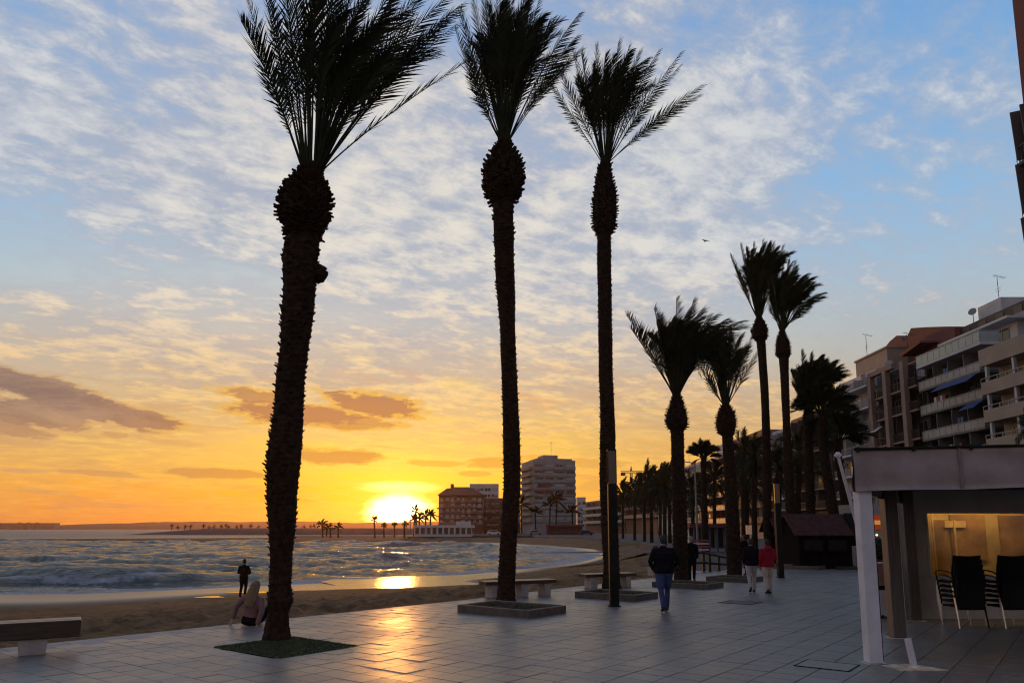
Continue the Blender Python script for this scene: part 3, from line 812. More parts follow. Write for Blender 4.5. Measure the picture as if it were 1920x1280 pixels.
palm('palm with a small round bulb and an upright narrow crown, left of the couple', P5, Y5, (760, 814),
     [(1312, 668, 1332, 715, .2), (1314, 690, 1334, 728, -.6), (1335, 640, 1345, 700, .6), (1350, 622, 1354, 690, -.4), (1368, 610, 1362, 690, .5), (1408, 632, 1385, 700, .1), (1400, 645, 1382, 705, .9), (1421, 660, 1392, 712, .2), (1385, 640, 1372, 705, -1.0)],
     20, (-20, 20), ll=.50, nleaf=36, rach=.036, wind=.05, seed=5, trunk_stub=240, stub_n=200, fill_len=3.7)
P6 = [(1056, 1434, 1452), (960, 1430, 1447), (810, 1429, 1444.5), (732, 1426, 1441), (670, 1421.6, 1437), (640, 1418, 1435.6), (632, 1409, 1440), (618, 1408, 1441), (608, 1412, 1436), (598, 1417, 1429), (592, 1418, 1428)]
palm('tall palm with upswept crown, taller of the pair standing close together', P6, 44.5, (598, 636),
     [(1369, 478, 1392, 540, .3), (1378, 500, 1397, 550, -.8), (1388, 458, 1403, 530, .6), (1412, 456, 1415, 530, -.5), (1430, 450, 1424, 525, .4), (1450, 455, 1435, 525, -.7), (1468, 460, 1445, 525, .6), (1486, 490, 1455, 535, .1), (1470, 480, 1445, 535, -1.0)],
     34, (-16, 22), ll=.60, nleaf=44, rach=.038, wind=.15, seed=6, trunk_stub=260, stub_n=200, fill_len=5.3)
P7 = [(1066, 1478, 1500), (1000, 1475, 1496), (900, 1470, 1488), (810, 1468, 1482.5), (764, 1466, 1481), (701, 1463, 1479), (671, 1460.6, 1479), (664, 1453, 1484), (640, 1454, 1481), (630, 1458, 1475), (622, 1461.5, 1471.5), (617, 1462, 1471)]
palm('palm with leaf tips curling right, shorter of the pair standing close together', P7, 40.6, (622, 668),
     [(1442, 558, 1452, 590, .3), (1446, 520, 1456, 570, -.6), (1466, 500, 1464, 560, .5), (1478, 488, 1470, 550, -.3), (1490, 490, 1478, 550, .6), (1512, 520, 1490, 560, .2), (1524, 530, 1496, 565, -.5), (1548, 548, 1506, 562, .2), (1546, 556, 1502, 572, -.8), (1518, 575, 1490, 592, .7)],
     30, (-18, 30), ll=.56, nleaf=44, rach=.036, wind=.22, seed=7, trunk_stub=240, stub_n=220, fill_len=4.0)
P8 = [(1062, 1512, 1532), (960, 1511, 1529), (870, 1508, 1526), (800, 1507, 1523), (785, 1504, 1527), (772, 1506, 1525), (762, 1512, 1523), (758, 1513, 1522)]
palm('windblown palm rising behind the wooden huts', P8, 44.0, (762, 792),
     [(1482, 695, 1498, 730, .2), (1485, 720, 1500, 745, -.8), (1502, 658, 1508, 710, .5), (1520, 662, 1518, 715, -.6), (1542, 668, 1530, 710, .3), (1560, 685, 1540, 712, -.3), (1578, 683, 1548, 702, .5), (1580, 702, 1550, 712, -.9), (1558, 728, 1542, 732, .8), (1545, 745, 1535, 738, -.5)],
     34, (-24, 44), ll=.60, nleaf=44, rach=.036, wind=.3, seed=8, trunk_stub=160, stub_n=140, fill_len=3.3)
P9 = [(1060, 1562, 1582), (960, 1553, 1573), (880, 1540, 1558), (820, 1534, 1551), (800, 1531, 1553), (785, 1534, 1550), (775, 1537, 1548)]
palm('drooping dusty palm leaning behind the wooden huts, beside the windblown one', P9, 42.0, (778, 806),
     [(1500, 745, 1518, 752, .2), (1505, 790, 1518, 768, -.8), (1522, 725, 1532, 745, .5), (1545, 720, 1543, 742, -.6), (1572, 735, 1558, 745, .3), (1592, 770, 1570, 755, -.3), (1585, 805, 1568, 770, .5), (1560, 822, 1556, 785, -.9), (1525, 815, 1530, 785, .8)],
     34, (-80, 85), ll=.60, nleaf=40, rach=.034, wind=.1, seed=9, trunk_stub=160, stub_n=120, fill_len=2.2, fm=M_frondf)
P10 = [(1062, 1584, 1602), (985, 1580, 1597), (900, 1572, 1586), (850, 1563, 1577), (835, 1561, 1579), (825, 1565, 1577)]
palm('short drooping palm just left of the canopy, its leaves over the pole', P10, 46.0, (828, 848),
     [(1540, 790, 1553, 800, .2), (1530, 830, 1548, 815, -.8), (1560, 765, 1565, 792, .5), (1585, 760, 1578, 790, -.6), (1610, 770, 1592, 785, .3), (1625, 800, 1602, 795, -.3), (1615, 830, 1600, 808, .5), (1555, 850, 1560, 825, -.9)],
     30, (-80, 85), ll=.6, nleaf=36, rach=.034, wind=.1, seed=10, trunk_stub=120, stub_n=100, fill_len=2.2, fm=M_frondf)
P11 = [(1022, 1316, 1330), (960, 1315, 1327), (880, 1314, 1325), (868, 1312, 1327), (858, 1315, 1324)]
palm('smaller palm with spiky upright leaves before the red balconies', P11, 62.0, (860, 880),
     [(1292, 838, 1305, 850, .2), (1300, 830, 1310, 846, -.8), (1312, 822, 1316, 842, .5), (1328, 826, 1324, 845, -.6), (1340, 838, 1331, 848, .3), (1352, 852, 1336, 852, -.3), (1350, 870, 1338, 858, .5), (1296, 868, 1306, 860, -.9)],
     20, (-60, 60), ll=.55, nleaf=30, rach=.045, wind=.0, seed=11, trunk_stub=80, stub_n=80, fill_len=1.7, fm=M_frondf)
PR = [(900, 1935, 1950), (850, 1933, 1948), (830, 1932, 1947)]
def far_palm(label, x, ybase, ytop, Y, crown, droop=.5, n=16, group='palms far along the seafront', z0=None, seed=0):
    """distant palm: trunk and one crown of leaves"""
    rg = random.Random(seed * 7 + int(x))
    b = atY(x, ybase, Y); t = atY(x + rg.uniform(-2, 2), ytop, Y)
    z0 = b.z if z0 is None else z0
    root = thing('palm_tree', label, 'palm tree', (b.x, Y, z0), 0, group)
    h_ = t.z - z0; lx = t.x - b.x
    MB().tube([(0, 0, -.3), (lx * .4, 0, h_ * .5), (lx, 0, h_)], [.28, .22, .24], 8).build('trunk', M_bark, root)
    mb = MB(); nk = Vector((lx, 0, h_))
    for i in range(n):
        w = i * 2.39996 + rg.gauss(0, .2); u = (i + .5) / n; el_ = R(85 - u * (85 + 55 * droop) + rg.gauss(0, 8))
        d = Vector((math.cos(w) * math.cos(el_), math.sin(w) * math.cos(el_), math.sin(el_)))
        L = crown * rg.uniform(.8, 1.1)
        p3 = nk + d * L + Vector((.15 * L, 0, -droop * .45 * L * math.cos(el_)))
        p1 = nk + d * L * .4 + Vector((0, 0, .08 * L)); p2 = nk + d * L * .75 + Vector((0, 0, .02 * L))
        f = frond_mesh([nk, p1, p2, p3], .20 * crown + .12, 16, seed * 100 + i, start=.12, roll=rg.gauss(0, .6), wind=.1, rach=.05, wk=max(1.5, Y / 30))
        o_ = len(mb.v); mb.v += f.v; mb.f += [tuple(o_ + q for q in ff) for ff in f.f]
    mb.build('crown', M_frondf, root)
    return root
palm_r = far_palm('palm at the right edge with leaves over the beige balconies', 1934, 900, 806, 60, 2.0, .5, 18, None, seed=3)
FP = [(1030, 1004, 947, 250, 3.2, .2), (1042, 1004, 940, 262, 4.0, .5), (1005, 1004, 960, 255, 2.6, .2), (1074, 1004, 960, 258, 2.8, .1), (978, 1004, 945, 240, 3.0, .4)]
for (i, (x, yb, yt, Y, c, d)), lb in zip(enumerate(FP), ('middle palm of three crossing the front of the tower block', 'tallest drooping palm before the tower block', 'short palm at the left corner of the tower block', 'thin palm at the right corner of the tower block', 'dark palm half hidden behind the trunk of the tall round bulbed palm')):
    far_palm(lb, x, yb, yt, Y, c, d, 14, seed=i)
for i, (x, yb, yt, Y, c) in enumerate([(1168, 1012, 925, 150, 3.4), (1190, 1012, 922, 130, 3.2), (1208, 1012, 920, 118, 3.6), (1222, 1014, 908, 108, 3.8), (1246, 1016, 915, 92, 3.4), (1300, 1016, 925, 88, 3.2), (1238, 1014, 905, 125, 3.4), (1256, 1016, 900, 104, 3.4), (1148, 1012, 938, 175, 3.0), (1400, 1030, 905, 66, 2.9), (1415, 1032, 860, 62, 2.7), (1460, 1034, 880, 58, 2.4), (1497, 1034, 850, 60, 2.8), (1395, 1030, 850, 80, 2.8), (1340, 1018, 900, 95, 3.0)]):
    far_palm('dark shaggy palm in the row leading away under the apartment blocks' if x < 1300 else {1300: 'shaggy palm right behind the squat palm trunk', 1400: 'lower of two shaggy palms between the couple and the brown block', 1415: 'tall shaggy palm left of the paired tall trunks', 1460: 'shaggy palm rising over the second lamp column', 1497: 'shaggy palm above the red roofed hut', 1395: 'shaggy palm in front of the brown rounded block', 1340: 'shaggy palm in front of the red balconies'}[x], x, yb, yt, Y, c, 1.25, 34, 'shaggy palms along the far promenade', z0=0, seed=i + 20)
BW = [(605, 1006, 984, 240, 2.4, .6), (612, 1006, 990, 250, 1.6, .6), (620, 1006, 989, 245, 1.6, .5), (634, 1006, 988, 240, 1.8, .6), (703, 1010, 975, 230, 1.6, .3), (720, 1010, 985, 240, 1.2, .4), (740, 1008, 984, 245, 1.3, .4), (758, 1008, 983, 235, 1.5, .4), (776, 1006, 974, 205, 1.9, .3), (781, 1006, 958, 200, 1.7, .4), (787, 1006, 972, 210, 2.1, .5), (797, 1006, 968, 205, 2.2, .5), (806, 1004, 966, 215, 2.4, .6)]
for i, (x, yb, yt, Y, c, d) in enumerate(BW):
    far_palm({703: 'lone palm standing just left of the setting sun', 781: 'tallest palm in the clump just right of the setting sun', 806: 'rightmost palm of the clump beside the brick hotel', 605: 'tallest palm of the group right of the thick trunk'}.get(x, 'small palm on the sandy spit in the glare of the sunset'), x, yb, yt, Y, c, d, 12, 'palms on the spit by the sun', seed=i + 60)
for i, x in enumerate([321, 334, 346, 356, 381, 393, 400, 415, 424, 430, 443, 451, 470, 484, 571, 582, 590]):
    far_palm('tiny round headed palm on the long breakwater', x, 992, 985 + (i * 7 % 4), 455, 1.25, .9, 9, 'tiny palms on the breakwater', seed=i + 90)

# ================================================================== planters, benches, lamps
M_grass = mat('planter_weeds', (.05, .055, .02), .9, var=.5, scale=12)
def planter(label, c, a, b, h=.175):
    o = thing('tree_planter', label, 'planter', (c.x, c.y, 0), ang, 'stone tree planters')
    w = .14; k = 2
    for s in (-1, 1):
        for i in range(k):
            x0, x1 = -a + 2 * a * i / k, -a + 2 * a * (i + 1) / k
            MB().box(x0 + .004, x1 - .004, s * b - w / 2, s * b + w / 2, -.02, h + random.uniform(-.008, .008)).build('kerb_stone', M_kerb, o, bevel=.012)
        for i in range(k):
            y0, y1 = -b + w / 2 + (2 * b - w) * i / k, -b + w / 2 + (2 * b - w) * (i + 1) / k
            MB().box(s * a - w / 2 - s * w / 2, s * a + w / 2 - s * w / 2, y0 + .004, y1 - .004, -.02, h + random.uniform(-.008, .008)).build('kerb_stone', M_kerb, o, bevel=.012)
    mb = MB(); nn = 14
    for j in range(nn):
        for i in range(nn):
            mb.v.append((-a + w + (2 * a - 2 * w) * i / (nn - 1), -b + w * .4 + (2 * b - .8 * w) * j / (nn - 1), h * .55 + random.uniform(-.03, .03)))
    mb.f = [(j * nn + i, j * nn + i + 1, (j + 1) * nn + i + 1, (j + 1) * nn + i) for j in range(nn - 1) for i in range(nn - 1)]
    mb.build('soil', M_soil, o)
    gb = MB()
    for i in range(500):
        x, y = random.uniform(-a + w, a - w), random.uniform(-b + w, b - w); q = len(gb.v)
        hh = random.uniform(.04, .12)
        gb.v += [(x - .008, y, h * .5), (x + .008, y, h * .5), (x + random.gauss(0, .03), y + random.gauss(0, .03), h * .5 + hh)]; gb.f.append((q, q + 1, q + 2))
    gr = gb.build('weeds', M_grass, o); gr['kind'] = 'stuff'
    return o
for lb, l, b_, r_ in (('planter round the tall round bulbed palm, nearest of the raised ones', (875, 1146), (975, 1160.5), (1045, 1149)),
                  ('planter round the tallest slim palm, behind the square lamp column', (1091, 1119), (1179.5, 1128), (1221.5, 1121)),
                  ('planter round the squat palm, right of the man in jeans', (1240, 1098), (1314, 1105), (1341, 1102)),
                  ('planter round the palm left of the couple', (1335.5, 1088), (1396, 1091.7), (1420, 1089))):
    gl, gb_, gr_ = gnd(*l), gnd(*b_), gnd(*r_)
    a = max(.7, (gr_ - gb_).length / 2); b = max(.8, (gb_ - gl).length / 2)
    planter(lb, (gl + gr_) / 2, a, b)
for lb, x, y in (('low planter beside the second lamp column and the pair of tall palms', 1452, 1064), ('low planter in front of the nearer wooden hut', 1507, 1066)):
    planter(lb, gnd(x, y), .8, .8, .18)

def bench(label, pa, pb, ztop=.46, wid=.5, thick=.24, legs=((.18, .3), (.75, .3))):
    """pa, pb: ends of the near lower seat edge on the ground plane under it"""
    d = (pb - pa); L = d.length; rz = math.atan2(d.y, d.x)
    o = thing('bench', label, 'bench', (pa.x, pa.y, 0), rz, 'wooden slab benches along the beach')
    n = 3; w = wid / n
    for i in range(n):
        MB().box(0, L, w * i + .006, w * (i + 1) - .006, ztop - thick, ztop + random.uniform(-.003, .003)).build('seat_beam', M_wood, o, bevel=.012)
    for u, lw in legs:
        x = L * u
        mb = MB(); mb.prism([(x - lw * .42, .05, 0), (x + lw * .42, .05, 0), (x + lw * .5, .05, ztop - thick), (x - lw * .5, .05, ztop - thick)], (0, wid - .1, 0))
        mb.build('leg', M_conc, o, bevel=.01)
    return o
def over(x, y, z): return gnd(x, y, z)
# seat front lower edges read at seat height
e1 = gnd(150, 1193, .25); s1 = gnd(-120, 1210, .25)
bench('nearest bench, thick dark wood on a pale block leg at the left edge', Vector((s1.x, s1.y, 0)), Vector((e1.x, e1.y, 0)), .52, .55, .27, ((.655, .42), (.1, .42)))
for lb, l, r_, legs in (('bench behind the tall round bulbed palm', (912, 1097), (1044, 1092), ((.12, .2), (.55, .26), (.88, .24))),
                    ('bench behind the tallest slim palm and the lamp column', (1099, 1082), (1194, 1079), ((.17, .3), (.85, .22)))):
    a, b = gnd(*l, .38), gnd(*r_, .38)
    bench(lb, Vector((a.x, a.y, 0)), Vector((b.x, b.y, 0)), .48, .55, .1, legs)
a, b = gnd(1224, 1062, .38), gnd(1262, 1061, .38)
bench('farthest bench, mostly hidden behind the man in jeans', Vector((a.x, a.y, 0)), Vector((b.x, b.y, 0)), .48, .5, .08, ((.12, .2), (.85, .2)))

def lamp(label, x, yb, wpx, zl, zt, rz=0):
    c = gnd(x, yb); t = (c - Vector((0, 0, CAMH))).length; w = wpx / F * c.y * .5
    o = thing('lamp_column', label, 'street lamp', (c.x, c.y + w, 0), rz, 'square lamp columns')
    MB().box(-w, w, -w, w, 0, zl - .015).build('column', M_dsteel, o, bevel=.008)
    MB().box(-w - .04, w + .04, -w - .04, w + .04, 0, .02).build('base_plate', M_dsteel, o)
    MB().box(-w * .86, w * .86, -w * .86, w * .86, zl - .015, zt - .02).build('lens', M_lens, o)
    fb = MB()
    for sx in (-1, 1):
        for sy in (-1, 1): fb.box(sx * w * .93 - w * .07, sx * w * .93 + w * .07, sy * w * .93 - w * .07, sy * w * .93 + w * .07, zl - .012, zt - .02)
    fb.build('corner_bar', M_dsteel, o)
    MB().box(-w, w, -w, w, zt - .018, zt + .02).build('cap', M_dsteel, o)
    return o
lamp('nearest square lamp column, dark, standing before the slimmest tall palm', 1153, 1137, 16.5, 3.19, 4.06)
c2 = gnd(1466, 1083)
lamp('square lamp column with glowing orange lens, right of the red jacket walker', 1466, 1083, 10.5, 3.05, 3.85)
c3 = gnd(1566, 1056)
lamp('lamp column behind the wooden huts, only its lens showing', 1566, 1056, 9, 3.2, 4.6)
M_galv = mat('grey_pole', (.22, .21, .20), .5, metal=.4, var=.15)
for lb, x, yb, yt, Y in (('thin pale lamp pole with arm before the grey flats', 1308, 1018, 868, 60), ('thin pale lamp pole among the far palms', 1206, 1012, 905, 118)):
    b = atY(x, yb, Y); t = atY(x, yt, Y)
    o = thing('street_lamp', lb, 'street lamp', (b.x, Y, 0), 0)
    MB().tube([(0, 0, 0), (0, 0, t.z * .5), (0, 0, t.z)], [.10, .08, .06], 8).build('pole', M_galv, o)
    MB().tube([(0, 0, t.z - .05), (-.5, 0, t.z + .1), (-1.0, 0, t.z + .08)], [.05, .04, .04], 6).build('arm', M_galv, o)
    MB().box(-1.5, -.9, -.12, .12, t.z, t.z + .14).build('lamp_head', M_galv, o)

# ================================================================== wooden ramp rail
M_rail = mat('dark_timber', (.035, .024, .017), .7, var=.4, scale=4)
a, b = gnd(1308, 1069), gnd(1392, 1079)
a = gnd(1318, 1071); 
o = thing('ramp_railing', 'dark timber railing beside the beach ramp, behind the palms', 'railing', (a.x, a.y, 0))
far_end = atY(1302, 1046, a.y + 3.5) - a
pts_ = [atY(1301, 1074, a.y - .6) - a, atY(1320, 1076, a.y) - a, atY(1331, 1069, a.y + .3) - a, atY(1348, 1067, a.y + .7) - a, atY(1366, 1065, a.y + 1.2) - a, atY(1384, 1064, a.y + 1.6) - a]
tops = [atY(1301, 1034, a.y - .6) - a, atY(1320, 1033, a.y) - a, atY(1331, 1037, a.y + .3) - a, atY(1348, 1041, a.y + .7) - a, atY(1366, 1045, a.y + 1.2) - a, atY(1384, 1049, a.y + 1.6) - a]
for p, t in zip(pts_, tops):
    MB().box(p.x - .06, p.x + .06, p.y - .06, p.y + .06, min(p.z, 0) - .05, t.z).build('post', M_rail, o)
for fr_ in (.96, .45):
    for i in range(len(tops) - 1):
        p, q = tops[i], tops[i + 1]
        MB().tube([(p.x, p.y - .05, p.z * fr_), (q.x, q.y - .05, q.z * fr_)], .055, 4).build('rail', M_rail, o)

# ================================================================== wooden huts
M_hut = mat('hut_boards', (.009, .007, .006), .85, spec=.03, var=.35, scale=3, stretch=(12, 12, 1))
M_hroof = mat('hut_roof', (.070, .030, .028), .85, spec=.1, var=.25, scale=4)
M_tarp = mat('dark_tarpaulin', (.012, .015, .015), .9, spec=.05, var=.4, scale=2, bump=.6, bscale=5)
def hut(label, x0, x1, yb, yt, Yd, depth_, shutters, tarp=False):
    a, b = gnd(x0, yb), gnd(x1, yb)
    Y = (a.y + b.y) / 2; L = atY(x1, yb, Y).x - atY(x0, yb, Y).x
    he = atY(x0, yt + 36, Y).z; hr = atY(x0, yt, Y + depth_ / 2).z
    o = thing('wooden_hut', label, 'kiosk', (atY(x0, yb, Y).x, Y, 0))
    for i in range(int(L / .3)):
        q = L / int(L / .3)
        MB().box(q * i + .006, q * (i + 1) - .006, 0, .03, .05, he).build('wall_board', M_hut, o)
    MB().box(0, L, .04, depth_, 0, he).build('wall', M_hut, o)
    rb = MB(); ov = .25
    rb.prism([(-ov, -ov, he - .05), (-ov, depth_ / 2, hr), (-ov, depth_ + ov, he - .05), (-ov, depth_ + ov, he + .02), (-ov, depth_ / 2, hr + .08), (-ov, -ov, he + .02)], (L + 2 * ov, 0, 0))
    rb.build('roof', M_hroof, o)
    MB().prism([(.0, .04, he), (.0, depth_ - .04, he), (.0, depth_ / 2, hr - .04)], (L, 0, 0)).build('gable', M_hut, o)
    for (u0, u1) in shutters:
        MB().box(L * u0, L * u1, -.05, -.003, .9, he - .25).build('shutter', M_dsteel, o)
        MB().box(L * u0 - .05, L * u1 + .05, -.2, -.003, .83, .89).build('counter', M_hut, o)
    return o, L, he, hr
h1 = hut('wooden hut with dark red roof nearest the canopy', 1500, 1600, 1066, 966, 0, 2.6, ((.1, .45), (.55, .9)))
hut('second wooden hut set back at the left of the red roofed one', 1462, 1496, 1056, 960, 0, 2.4, ((.15, .85),))
o = h1[0]
tp = MB(); Lr, he, hr = h1[1:]
tp.prism([(Lr + .02, -.35, he - .5), (Lr + .05, -.35, he + .1), (Lr + .1, .9, hr + .12), (Lr + .1, 1.9, he + .15), (Lr + .1, 1.9, he - .6)], (.7, 0.0, 0))
tp.build('tarpaulin', M_tarp, o)
# small step in front of the hut
c = gnd(1584, 1066)
tag(MB().box(-.55, .55, -.5, .1, 0, .14).build('wooden_step', M_rail, None, loc=(c.x, c.y - .3, 0), bevel=.01), 'low dark step on the tiles before the red roofed hut', 'step')

# ================================================================== people
M_skin = mat('skin', (.32, .19, .13), .6, var=.1, scale=10)
M_hair = mat('dark_hair', (.018, .014, .012), .7, var=.4, scale=30)
M_grey = mat('grey_hair', (.22, .20, .19), .7, var=.3, scale=30)
M_blond = mat('blonde_hair', (.20, .125, .058), .7, var=.55, scale=14, stretch=(6, 6, .8))
M_navy = mat('navy_jacket', (.007, .008, .013), .9, spec=.1, var=.3, scale=6, bump=.3, bscale=12)
M_jean = mat('blue_jeans', (.035, .055, .15), .85, var=.35, scale=8, bump=.3, bscale=16)
M_pale = mat('pale_trousers', (.38, .35, .36), .85, var=.15, scale=8, bump=.3, bscale=14)
M_beige = mat('beige_trousers', (.40, .33, .28), .85, var=.15, scale=8, bump=.3, bscale=14)
M_red = mat('red_jacket', (.24, .006, .018), .85, spec=.2, var=.2, scale=7, bump=.5, bscale=10)
M_blackc = mat('black_clothing', (.006, .006, .007), .9, spec=.1, var=.3, scale=8)
M_pink = mat('pink_jumper', (.21, .105, .115), .9, var=.15, scale=9, bump=.4, bscale=20)
M_shoe = mat('dark_shoes', (.016, .014, .013), .7, var=.3, scale=10)

def remesh(mb, name, m, parent, vox=.014):
    o = mb.build(name, m, parent)
    r = o.modifiers.new('remesh', 'REMESH'); r.mode = 'VOXEL'; r.voxel_size = vox; r.use_smooth_shade = True
    s = o.modifiers.new('smooth', 'SMOOTH'); s.factor = .5; s.iterations = 3
    return o
def hand(mb, wrist, d, palm_n, L=.18):
    """palm and five bent fingers, continuing from the wrist along d"""
    d = Vector(d).normalized(); n_ = Vector(palm_n); n_ = (n_ - d * n_.dot(d)).normalized(); s = d.cross(n_)
    w = Vector(wrist)
    mb.tube([w - d * .03, w + d * .03, w + d * .09], [.026, .036, .036], 8, flat=.55)
    for k, (o_, l) in enumerate(((-.03, .075), (-.010, .085), (.011, .08), (.03, .062))):
        b = w + d * .08 + s * o_
        mb.tube([b, b + d * l * .5 + n_ * .006, b + d * l * .85 + n_ * .03], [.0105, .010, .008], 6)
    b = w + d * .03 - s * .03
    mb.tube([b, b + d * .03 - s * .025 + n_ * .01, b + d * .065 - s * .03 + n_ * .025], [.013, .012, .009], 6)

def person(label, loc, rz, H, top, legs_m, hair_m, shoe_m, arms, stride=.0, hood=False, head_yaw=0, bulk=1.0, long_hair=False, parts=None, coat=.86, group=None):
    """standing / walking figure facing +Y locally. arms: two lists of points shoulder-elbow-wrist"""
    s = H / 1.75
    o = thing('person', label, 'person', loc, rz, group)
    hz = .90 * s
    hips = [Vector((-.095 * s, 0, hz)), Vector((.095 * s, 0, hz))]
    feet = []
    lg = MB()
    for k, sg in enumerate((-1, 1)):
        st = stride * sg
        hip = hips[k]; kn = Vector((sg * .095 * s, st * .5 + .03, .49 * s)); an = Vector((sg * .085 * s, st * .95 - (.04 if st < 0 else 0), .085 * s + (.05 if st < 0 else 0)))
        lg.tube([hip + Vector((0, 0, .02)), hip.lerp(kn, .5) + Vector((0, .01, 0)), kn, kn.lerp(an, .45) + Vector((0, -.02, 0)), an + Vector((0, 0, -.01))], [.100 * s * bulk, .086 * s * bulk, .066 * s, .062 * s, .056 * s], 10)
        feet.append((an, st))
    lg.rings([(0, -.005, hz - .09 * s, .13 * s * bulk, .10 * s * bulk), (0, -.01, hz, .175 * s * bulk, .125 * s * bulk), (0, 0, hz + .12 * s, .16 * s * bulk, .105 * s * bulk)], 16)
    remesh(lg, 'trousers', legs_m, o, .016)
    for an, st in feet:
        sb = MB(); pit = -.35 if st < 0 else .0
        y0, y1 = an.y - .07, an.y + .19
        zt_ = an.z - .07
        sb.tube([(an.x, an.y - .05, an.z - .035), (an.x, an.y + .03, an.z - .04), (an.x, an.y + .12, an.z - .052 + pit * .08), (an.x, an.y + .19, an.z - .062 + pit * .12)], [.040, .047, .044, .028], 8, flat=.75)
        sb.tube([(an.x, an.y, an.z + .05), (an.x, an.y, an.z - .04)], [.047, .045], 8)
        sb.build('shoe', shoe_m, o, smooth=True)
    # jacket
    jk = MB()
    lo = coat * s
    jk.rings([(0, -.005, lo, .178 * s * bulk, .135 * s * bulk), (0, -.01, lo + .07 * s, .185 * s * bulk, .14 * s * bulk), (0, -.005, 1.08 * s, .178 * s * bulk, .128 * s * bulk), (0, -.01, 1.24 * s, .20 * s * bulk, .135 * s * bulk), (0, -.01, 1.36 * s, .205 * s * bulk, .125 * s * bulk), (0, -.01, 1.44 * s, .15 * s, .09 * s), (0, -.005, 1.49 * s, .072 * s, .07 * s), (0, 0, 1.525 * s, .064 * s, .064 * s)], 18)
    wr = []
    for sg, (el_, wr_) in zip((-1, 1), arms):
        sh = Vector((sg * .185 * s, -.01, 1.40 * s)); e_ = Vector(el_) * s; w_ = Vector(wr_) * s
        jk.tube([sh - Vector((sg * .06, 0, 0)), sh, sh.lerp(e_, .5), e_, e_.lerp(w_, .5), w_], [.07 * s, .075 * s * bulk, .064 * s * bulk, .056 * s, .050 * s, .044 * s], 10)
        wr.append((e_, w_))
    if hood:
        jk.rings([(0, -.10 * s, 1.36 * s, .10 * s, .05 * s), (0, -.115 * s, 1.43 * s, .135 * s, .075 * s), (0, -.09 * s, 1.50 * s, .125 * s, .09 * s), (0, -.05 * s, 1.545 * s, .085 * s, .07 * s)], 14)
    remesh(jk, 'jacket', top, o, .016)
    # body: neck, head with face, hands
    hd = MB(); c = Vector((0, .015 * s, 1.64 * s)); cy_, sy_ = math.cos(head_yaw), math.sin(head_yaw)
    hd.rings([(0, 0, 1.44 * s, .062 * s, .060 * s), (0, .005, 1.53 * s, .056 * s, .058 * s), (0, .015 * s, 1.56 * s, .052 * s, .062 * s), (0, .02 * s, 1.60 * s, .068 * s, .086 * s), (0, .015 * s, 1.65 * s, .075 * s, .096 * s), (0, .005 * s, 1.70 * s, .072 * s, .092 * s), (0, 0, 1.735 * s, .050 * s, .066 * s), (0, 0, 1.75 * s, .02 * s, .03 * s)], 16)
    f = Vector((sy_ * -1, cy_, 0)); sd_ = Vector((cy_, sy_, 0))
    hd.tube([c + f * .085 * s + Vector((0, 0, .02 * s)), c + f * .112 * s - Vector((0, 0, .02 * s))], [.009 * s, .014 * s], 6)       # nose
    hd.tube([c + f * .085 * s - sd_ * .022 - Vector((0, 0, .045 * s)), c + f * .085 * s + sd_ * .022 - Vector((0, 0, .045 * s))], .008 * s, 6)  # lips
    for k in (-1, 1):
        hd.tube([c + sd_ * k * .070 * s - Vector((0, 0, .03 * s)), c + sd_ * k * .082 * s + Vector((0, 0, .025 * s))], [.010 * s, .017 * s], 6)     # ears
    for e_, w_ in wr:
        hand(hd, w_, (w_ - e_), (0, .3, .6) if abs((w_ - e_).normalized().z) < .8 else (1 if w_.x < 0 else -1, 0.2, 0))
    remesh(hd, 'body', M_skin, o, .008)
    eb = MB()
    for k in (-1, 1):
        p = c + f * .088 * s + sd_ * k * .03 * s + Vector((0, 0, .012 * s)); eb.rings([(p.x, p.y, p.z - .007, .004, .004), (p.x, p.y, p.z, .009, .007), (p.x, p.y, p.z + .007, .004, .004)], 8)
    eb.build('eyes', M_blackc, o)
    hr = MB()
    hr.rings([(0, -.035 * s, 1.56 * s, .055 * s, .05 * s), (0, -.022 * s, 1.62 * s, .078 * s, .078 * s), (0, -.012 * s, 1.68 * s, .082 * s, .096 * s), (0, -.004 * s, 1.73 * s, .068 * s, .086 * s), (0, 0, 1.765 * s, .032 * s, .045 * s)], 16)
    if long_hair: hr.rings([(0, -.09 * s, 1.36 * s, .07, .025), (0, -.075 * s, 1.46 * s, .09, .04), (0, -.05 * s, 1.58 * s, .09, .06), (0, -.02 * s, 1.68 * s, .08, .08)], 14)
    remesh(hr, 'hair', hair_m, o, .012)
    if parts: parts(o, s)
    return o
pocket = [((-.30, -.06, 1.13), (-.20, .12, .98)), ((.30, -.06, 1.13), (.20, .12, .98))]
wide = [((-.33, -.05, 1.14), (-.22, .10, .96)), ((.34, -.03, 1.14), (.20, .14, 1.0))]
swing = [((-.24, -.06, 1.12), (-.22, .08, .90)), ((.24, -.05, 1.12), (.23, .02, .86))]
person('man in dark bulky jacket and blue jeans walking away, hands in pockets', gnd(1247, 1147), R(2), 1.83, M_navy, M_jean, M_hair, M_shoe, wide, .20, bulk=1.27, coat=.88)
person('walker in black jacket and pale trousers, left one of the couple', gnd(1411, 1110), R(-8), 1.68, M_navy, M_pale, M_hair, M_shoe, [((-.24, -.05, 1.12), (-.21, .10, .92)), ((.25, -.03, 1.12), (.23, .08, .90))], .17, bulk=1.12)
person('walker in bright red jacket and beige trousers, right one of the couple', gnd(1442, 1113), R(5), 1.66, M_red, M_beige, M_hair, M_shoe, [((-.26, -.05, 1.12), (-.23, .04, .88)), ((.26, -.04, 1.12), (.20, .12, .96))], .10, hood=True, bulk=1.15)
